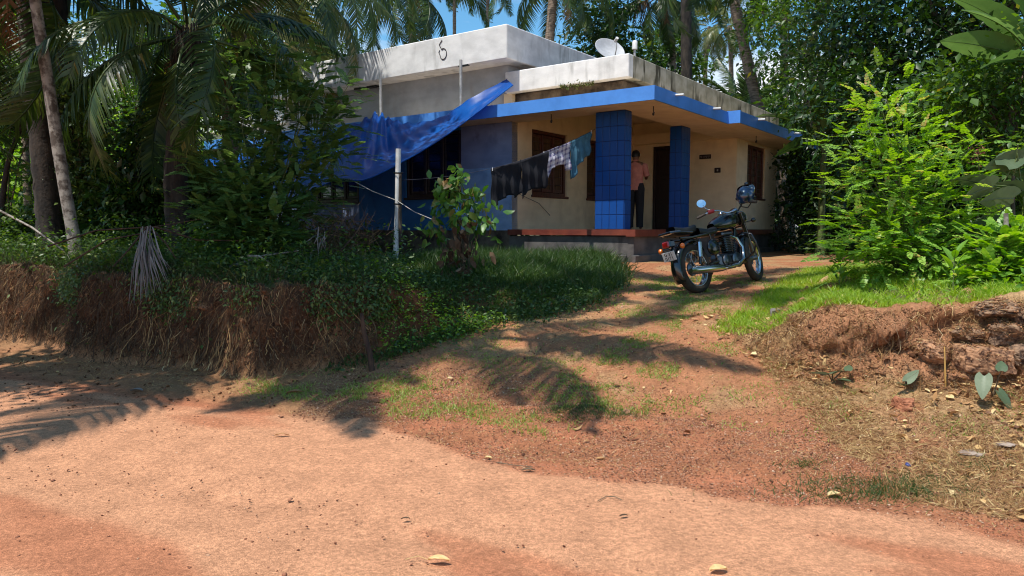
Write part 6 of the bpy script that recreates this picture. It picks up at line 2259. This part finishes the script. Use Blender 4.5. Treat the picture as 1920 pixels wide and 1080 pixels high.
# face: nose, ears, mouth (turned away from the viewer)
mb = MB().ellipsoid((0, .118, 1.575), (.012, .02, .022), 8, 6).ellipsoid((-.078, .02, 1.58), (.01, .018, .03), 8, 6).ellipsoid((.078, .02, 1.58), (.01, .018, .03), 8, 6)
mb.build('nose_and_ears', M_skin, person)
for sx_ in (-1, 1):
    MB().ellipsoid((.03 * sx_, .108, 1.60), (.012, .008, .008), 8, 5).build('eye', M_text, person)
MB().ellipsoid((0, .11, 1.535), (.022, .008, .007), 8, 5).build('mouth', mat('lips', (.18, .06, .05), .5), person)
mb = MB()
P = []
for i in range(10):
    th = (i / 9) * 1.9
    row = []
    for j in range(17):
        ph = 2 * pi * j / 16
        d = Vector((sin(th) * cos(ph), sin(th) * sin(ph), cos(th)))
        back = max(0, -d.y)
        if th > 1.2 and d.y > .1: d = Vector((d.x, d.y, max(d.z, .38))).normalized()
        row.append(Vector((0, .02, 1.60)) + Vector((d.x * .092, d.y * .108, d.z * .105 - .02 * back)))
    P.append(row)
mb.grid(P)
mb.build('hair', M_hair, person)
ring_body('shirt', [((0, 0, .84), .185, .125), ((0, 0, .93), .178, .122), ((0, .0, 1.08), .165, .118), ((0, 0, 1.24), .185, .128), ((0, -.005, 1.34), .20, .125), ((0, -.005, 1.40), .165, .105), ((0, 0, 1.445), .085, .075), ((0, 0, 1.47), .068, .068)], M_shirt, person, cap=False)
for sx_ in (-1, 1):
    el_ = (-.238, .0, 1.15) if sx_ < 0 else (.248, .0, 1.13)
    MB().tube([(.13 * sx_, -.005, 1.385), (.195 * sx_, -.01, 1.355), tuple((Vector((.19 * sx_, -.01, 1.37)) + Vector(el_)) / 2), el_], [.05, .075, .068, .062], 12, cap=False).build('sleeve', M_shirt, person)
MB().tube([(0, -.0, 1.44), (0, .005, 1.485)], [.075, .062], 14, cap=False).build('collar', M_shirt, person)
for sx_ in (-1, 1):
    MB().tube([(.075 * sx_, 0, .98), (.09 * sx_, .0, .86), (.10 * sx_, .02, .48), (.105 * sx_, -.005, .20), (.107 * sx_, .005, .045)], [.10, .115, .088, .075, .075], 14).build('trouser_leg', M_trous, person)

# ------------------------------------------------------------------ motorcycle
M_bk = mat('gloss_black', (.008, .008, .010), .18, coat=.6, var=.1)
M_chrome = mat('chrome', (.62, .62, .63), .16, metal=1, var=.08)
M_alu = mat('engine_metal', (.20, .20, .21), .4, metal=1, var=.15)
M_rub = mat('rubber', (.020, .019, .018), .85, c2=(.05, .035, .025), scale=12)
M_seat = mat('seat_vinyl', (.014, .013, .014), .5)
M_redl = mat('lamp_red', (.30, .012, .01), .15, coat=.5)
M_amb = mat('lamp_amber', (.70, .16, .02), .2, coat=.5)
M_plate = mat('plate_white', (.62, .62, .60), .5)
M_mir = mat('mirror', (.9, .92, .93), .03, metal=1, var=0)
M_redp = mat('grip_red', (.50, .03, .03), .5)

rearX, rearY = tx(1314, 9.45), 9.45
bz_ = gz(rearX, rearY)
heading = math.atan2(.86, 1.02)
fx_, fy_ = rearX + cos(heading) * 1.37, rearY + sin(heading) * 1.37
pitch_ = math.atan2(gz(fx_, fy_) - bz_, 1.37)
bike = thing('motorcycle', 'black roadster motorcycle leaning on its side stand on the driveway before the verandah', 'motorcycle', (rearX, rearY, bz_))
bike.matrix_basis = Matrix.Translation((rearX, rearY, bz_ - .005)) @ Matrix.Rotation(heading, 4, 'Z') @ Matrix.Rotation(-pitch_, 4, 'Y') @ Matrix.Rotation(RAD(-14), 4, 'X')
# x forwards, y left, z up. rear axle (0,0,.32) front axle (1.37,0,.33)


def wheel(name, cx, r, w, front):
    M = Matrix.Translation((cx, 0, r)) @ (Matrix.Rotation(RAD(16), 4, 'Z') if front else Matrix.Identity(4)) @ Matrix.Rotation(RAD(90), 4, 'X')
    prof = [(r - .085, -w * .42), (r - .05, -w * .5), (r - .02, -w * .42), (r - .004, -w * .22), (r, 0), (r - .004, w * .22), (r - .02, w * .42), (r - .05, w * .5), (r - .085, w * .42)]
    wh = MB().lathe(prof, 36, M).build(name, M_rub, bike)
    tr = MB()
    for i in range(44):
        a = 2 * pi * i / 44
        tr.box((r - .006, -w * .33, -.008), (r + .004, w * .33, .008), 0, M @ Matrix.Rotation(a, 4, 'Z') @ Matrix.Rotation(.35 if i % 2 else -.35, 4, 'X') @ Matrix.Rotation(RAD(90), 4, 'X'))
    MB().lathe([(r - .10, -w * .36), (r - .082, -w * .40), (r - .092, -w * .2), (r - .092, w * .2), (r - .082, w * .40), (r - .10, w * .36), (r - .105, 0), (r - .10, -w * .36)], 36, M).build('rim', M_chrome, wh)
    MB().lathe([(.001, -.07), (.03, -.07), (.035, -.05), (.09, -.045), (.09, -.02), (.04, -.01), (.035, .05), (.03, .07), (.001, .07)], 18, M).build('hub', M_alu, wh)
    for i in range(18):
        a = 2 * pi * i / 18
        q0 = M @ Vector((cos(a + .5) * .045, sin(a + .5) * .045, .04 * (1 if i % 2 else -1)))
        q1 = M @ Vector((cos(a) * (r - .10), sin(a) * (r - .10), 0))
        MB().tube([q0, q1], .0028, 4, cap=False).build('spoke', M_chrome, wh)
    return wh


wheel('rear_wheel', 0, .325, .12, False)
wheel('front_wheel', 1.37, .335, .095, True)


def arcfender(cx, cz, r, w, a0, a1, m, name, M=None):
    P = []
    for i in range(17):
        a = RAD(a0 + (a1 - a0) * i / 16)
        row = []
        for j in range(9):
            v = j / 8 * 2 - 1
            rr = r - .045 * v * v
            row.append(Vector((cx + cos(a) * rr, v * w / 2, cz + sin(a) * rr)))
        P.append(row)
    mb = MB().grid(P)
    if M: mb.v = [tuple(M @ Vector(v)) for v in mb.v]
    o_ = mb.build(name, m, bike)
    o_.modifiers.new('thick', 'SOLIDIFY').thickness = .006
    return o_


ST = Matrix.Translation((1.2, 0, .8)) @ Matrix.Rotation(RAD(16), 4, 'Z') @ Matrix.Translation((-1.2, 0, -.8))
arcfender(0, .325, .40, .17, 205, 62, M_bk, 'rear_fender')
arcfender(1.37, .335, .385, .13, 190, 45, M_bk, 'front_fender', ST)
# frame
mb = MB()
mb.tube([(1.13, 0, .93), (.95, 0, .86), (.6, 0, .80), (.3, 0, .74), (-.12, 0, .72)], .022, 8)
for s in (-1, 1):
    mb.tube([(.62, .09 * s, .78), (.3, .11 * s, .74), (-.05, .11 * s, .72), (-.28, .10 * s, .73)], .014, 7)
    mb.tube([(.35, .1 * s, .74), (.38, .1 * s, .50), (.42, .1 * s, .30)], .014, 7)
    mb.tube([(0, .10 * s, .325), (.22, .10 * s, .34), (.42, .1 * s, .36)], .018, 7)
mb.tube([(1.12, 0, .86), (1.02, 0, .60), (.94, 0, .34)], .02, 8)
mb.build('frame', M_bk, bike, kind='stuff')
# engine: crankcase, finned barrel, head
mb = MB().bbox((.46, -.10, .24), (.90, .10, .46), .05)
eng = mb.build('engine', M_alu, bike)
MB().lathe([(.001, -.02), (.085, -.02), (.10, 0), (.105, .02), (.001, .02)], 24, Matrix.Translation((.80, -.12, .34)) @ Matrix.Rotation(RAD(90), 4, 'X')).build('clutch_cover', M_alu, eng)
MB().lathe([(.001, -.02), (.075, -.02), (.085, 0), (.09, .02), (.001, .02)], 24, Matrix.Translation((.58, -.115, .35)) @ Matrix.Rotation(RAD(90), 4, 'X')).build('gear_cover', M_alu, eng)
for i in range(9):
    z = .475 + .024 * i
    MB().bbox((.70 - .0, -.085, z), (.90, .085, z + .010), .004).build('cooling_fin', M_alu, eng)
MB().bbox((.73, -.06, .46), (.87, .06, .70), .02).build('barrel', M_bk, eng)
MB().bbox((.68, -.08, .69), (.92, .08, .75), .02).build('cylinder_head', M_alu, eng)
MB().tube([(.68, 0, .60), (.55, 0, .58)], .035, 10).bbox((.48, -.05, .53), (.57, .05, .63), .015).build('carburettor', M_alu, bike)
# side boxes
for s in (-1, 1):
    MB().ellipsoid((.34, .125 * s, .55), (.13, .045, .11), 18, 10).build('side_box', M_bk, bike)
# tank
P = []
for i in range(15):
    u = i / 14
    x = .56 + .60 * u
    hw_ = .145 * (sin(pi * (.10 + .80 * u)) ** .6) * (.82 + .25 * u)
    hh = .135 * (sin(pi * (.06 + .84 * u)) ** .55) * (.8 + .35 * u)
    zc = .84 + .05 * u
    P.append([Vector((x, hw_ * (abs(cos(a)) ** .75) * (1 if cos(a) >= 0 else -1), zc + hh * (abs(sin(a)) ** .8) * (1 if sin(a) >= 0 else -.75))) for a in np.linspace(0, 2 * pi, 21)])
tank = MB().grid(P).build('fuel_tank', M_bk, bike)
MB().lathe([(.001, .02), (.03, .018), (.034, .0)], 14, Matrix.Translation((.86, 0, 1.005))).build('fuel_cap', M_chrome, tank)
# seats
for x0, x1, z0, w0, nm in ((.18, .60, .765, .26, 'rider_seat'), (-.30, .17, .815, .22, 'pillion_seat')):
    P = []
    for i in range(11):
        u = i / 10
        x = x0 + (x1 - x0) * u
        ww = w0 / 2 * (sin(pi * (.12 + .76 * u)) ** .4) * (1 - .25 * u)
        P.append([Vector((x, ww * (abs(cos(a)) ** .6) * (1 if cos(a) >= 0 else -1), z0 + .05 * (abs(sin(a)) ** .6) * (1 if sin(a) >= 0 else -1) + .03 * (u - .5) ** 2 * 4)) for a in np.linspace(0, 2 * pi, 17)])
    MB().grid(P).build(nm, M_seat, bike)
mb = MB().tube([(-.05, .14, .78), (-.30, .13, .80), (-.42, .07, .82), (-.42, -.07, .82), (-.30, -.13, .80), (-.05, -.14, .78)], .012, 7)
mb.build('grab_rail', M_bk, bike)
MB().bbox((-.44, -.10, .80), (-.22, .10, .83), .008).build('rack', M_bk, bike)
# exhaust on the right, footrests
MB().tube([(.92, -.02, .68), (1.0, -.06, .64), (1.02, -.11, .50), (.94, -.14, .34), (.75, -.16, .27), (.45, -.165, .26)], [.024, .024, .024, .024, .024, .026], 10).build('exhaust_pipe', M_chrome, bike)
MB().tube([(.46, -.165, .26), (.38, -.165, .265), (.30, -.168, .27), (-.20, -.172, .29), (-.30, -.172, .295)], [.03, .045, .052, .052, .030], 14).build('silencer', M_chrome, bike)
for s in (-1, 1):
    MB().tube([(.60, .10 * s, .30), (.60, .26 * s, .31)], .013, 7).build('footrest', M_rub, bike)
    MB().tube([(.18, .10 * s, .34), (.16, .22 * s, .38)], .011, 7).build('pillion_footrest', M_rub, bike)
    sh_ = MB().tube([(-.02, .13 * s, .36), (.07, .13 * s, .68)], .018, 8).build('shock_absorber', M_bk, bike)
    MB().tube([(.01, .13 * s, .45), (.055, .13 * s, .64)], .032, 10).build('cover', M_chrome, sh_)
MB().tube([(.52, .10, .24), (.50, .20, .12), (.49, .26, -.0)], .012, 7).build('side_stand', M_bk, bike)
MB().tube([(.75, -.10, .27), (.52, -.20, .24), (.42, -.21, .25)], .010, 6).build('brake_pedal', M_chrome, bike)
# leg guard
mb = MB()
for s in (-1, 1):
    mb.tube([(1.0, .03 * s, .66), (1.0, .16 * s, .69), (1.0, .30 * s, .64), (1.0, .34 * s, .52), (1.0, .29 * s, .40), (.98, .14 * s, .32), (.96, .03 * s, .31)], .013, 8)
mb.build('leg_guard', M_bk, bike)
# fork, lamp, handlebar (turned a little to the left)
def stv(p): return ST @ Vector(p)


fork = MB()
for s in (-1, 1):
    fork.tube([stv((1.37, .075 * s, .335)), stv((1.28, .075 * s, .62))], .026, 10)
frk = fork.build('fork_slider', M_alu, bike)
fork = MB()
for s in (-1, 1):
    fork.tube([stv((1.28, .075 * s, .60)), stv((1.155, .075 * s, .98))], .032, 10)
fork.build('fork_cover', M_bk, bike)
MB().bbox((-.03, -.10, -.012), (.03, .10, .012), .006, M=ST @ Matrix.Translation((1.17, 0, .95))).bbox((-.03, -.10, -.012), (.03, .10, .012), .006, M=ST @ Matrix.Translation((1.215, 0, .80))).build('fork_yoke', M_bk, bike)
LM = ST @ Matrix.Translation((1.27, 0, .92)) @ Matrix.Rotation(RAD(90), 4, 'Y')
lamp = MB().lathe([(.001, -.13), (.05, -.12), (.09, -.08), (.105, -.02), (.108, .04)], 22, LM).build('headlight', M_bk, bike)
MB().lathe([(.108, .035), (.113, .045), (.108, .055)], 22, LM).build('lamp_ring', M_chrome, lamp)
MB().lathe([(.106, .045), (.07, .065), (.001, .075)], 22, LM).build('lamp_glass', M_glass, lamp)
MB().lathe([(.001, .03), (.05, .03), (.055, .0), (.04, -.02)], 16, ST @ Matrix.Translation((1.17, 0, 1.02)) @ Matrix.Rotation(RAD(-30), 4, 'Y')).build('speedometer', M_chrome, bike)
hb = [(.84, .41, 1.03), (.91, .30, 1.07), (1.0, .18, 1.08), (1.12, .08, 1.02), (1.12, -.08, 1.02), (1.0, -.18, 1.08), (.91, -.30, 1.07), (.84, -.41, 1.03)]
MB().tube([stv(p) for p in hb], .012, 8).build('handlebar', M_chrome, bike)
for s in (-1, 1):
    MB().tube([stv((.90, .31 * s, 1.065)), stv((.835, .42 * s, 1.03))], .019, 10).build('grip', M_rub, bike)
    MB().tube([stv((.96, .24 * s, 1.085)), stv((.98, .30 * s, 1.085)), stv((.93, .42 * s, 1.045))], .007, 6).build('lever', M_chrome, bike)
    p0, p1 = stv((.95, .24 * s, 1.085)), stv((.96, .34 * s, 1.20))
    mr_ = MB().tube([p0, p0.lerp(p1, .5) + Vector((0, .02 * s, 0)), p1], .006, 6).build('mirror', M_chrome, bike)
    MM = Matrix.Translation(p1 + Vector((0, .02 * s, .03))) @ Matrix.Rotation(RAD(16 + (28 if s > 0 else -35)), 4, 'Z') @ Matrix.Rotation(RAD(-90 + (20 if s > 0 else 0)), 4, 'Y')
    MB().lathe([(.064, 0), (.066, -.006), (.05, -.022), (.001, -.028)], 20, MM).build('mirror_shell', M_chrome, mr_)
    MB().lathe([(.063, .001), (.001, .002)], 20, MM).build('mirror_glass', M_mir, mr_)
    # turn signals
    tf_ = MB().tube([stv((1.2, .08 * s, .84)), stv((1.2, .20 * s, .84))], .009, 6).build('front_indicator', M_bk, bike)
    MB().ellipsoid(stv((1.2, .225 * s, .84)), (.035, .03, .033), 12, 8).build('indicator_lamp', M_bk, tf_)
    tr_ = MB().tube([(-.34, .05 * s, .62), (-.35, .15 * s, .62)], .009, 6).build('rear_indicator', M_bk, bike)
    MB().ellipsoid((-.36, .175 * s, .62), (.034, .032, .036), 12, 8).build('indicator_lamp', M_amb, tr_)
MB().tube([stv((.97, .21, 1.085)), stv((.92, .28, 1.075))], .028, 8).build('switch_cover', M_redp, bike)
tl = MB().bbox((-.44, -.06, .63), (-.33, .06, .73), .02).build('tail_light_housing', M_bk, bike)
MB().bbox((-.475, -.055, .635), (-.441, .055, .715), .018).build('tail_light', M_redl, tl)
PM = Matrix.Translation((-.44, -.0, .525)) @ Matrix.Rotation(RAD(-12), 4, 'Y')
np_ = MB().bbox((-.004, -.10, -.06), (.004, .10, .06), .003, M=PM).build('number_plate', M_plate, bike)
MB().tube([(-.33, 0, .62), (-.42, 0, .54)], .02, 6).build('plate_bracket', M_bk, bike)


def text(body_, size, m, parent, mtx, name='lettering'):
    c = bpy.data.curves.new(name, 'FONT')
    c.body = body_
    c.size = size
    c.extrude = .001
    c.align_x = 'CENTER'
    c.align_y = 'CENTER'
    c.materials.append(m)
    tmp = bpy.data.objects.new('tmp', c)
    me = bpy.data.meshes.new_from_object(tmp)
    bpy.data.objects.remove(tmp)
    return link(name, me, parent, mtx)


TM = PM @ Matrix.Translation((-.0055, 0, 0)) @ Matrix(((0, 0, -1, 0), (-1, 0, 0, 0), (0, 1, 0, 0), (0, 0, 0, 1)))
text('G 31', .062, M_bk, np_, TM @ Matrix.Translation((0, .027, 0)))
text('0171', .066, M_bk, np_, TM @ Matrix.Translation((0, -.029, 0)))
# helmet hung on the right mirror
hp = bike.matrix_basis @ stv((.96, -.26, 1.17))
hel = thing('helmet', 'dark blue helmet with a chin bar hanging on the right mirror of the motorcycle', 'helmet', hp)
hel.matrix_basis = Matrix.Translation(hp) @ Matrix.Rotation(heading + RAD(20), 4, 'Z') @ Matrix.Rotation(RAD(-28), 4, 'Y')
M_hel = mat('helmet_blue', (.012, .05, .16), .14, coat=.9, c2=(.006, .01, .03), scale=5)
P = []
for i in range(16):
    th = i / 15 * 2.05
    row = []
    for j in range(29):
        ph = 2 * pi * j / 28
        d = Vector((sin(th) * cos(ph), sin(th) * sin(ph), cos(th)))
        if d.x > .45 and d.z < .30: d = Vector((d.x, d.y, .30)).normalized()
        row.append(Vector((d.x * .145, d.y * .118, d.z * .125)))
    P.append(row)
o_ = MB().grid(P).build('shell', M_hel, hel)
o_.modifiers.new('thick', 'SOLIDIFY').thickness = .012
MB().tube([(.02, .118, -.06), (.10, .10, -.085), (.155, .05, -.095), (.165, 0, -.095), (.155, -.05, -.095), (.10, -.10, -.085), (.02, -.118, -.06)], [.024, .026, .03, .03, .03, .026, .024], 8).build('chin_bar', M_bk, hel)
P = []
for i in range(7):
    th = RAD(52 + i * 9)
    P.append([Vector((sin(th) * cos(a) * .155, sin(th) * sin(a) * .127, cos(th) * .13 + .02)) for a in np.linspace(-1.25, 1.25, 13)])
MB().grid(P).build('visor', M_glass, hel)
MB().tube([(-.02, -.09, -.08), (-.03, -.03, -.17), (-.02, .05, -.16), (-.02, .09, -.08)], .008, 5).build('strap', M_black, hel)
MB().ellipsoid((.12, 0, .12), (.035, .03, .02), 10, 6).build('vent', M_bk, hel)
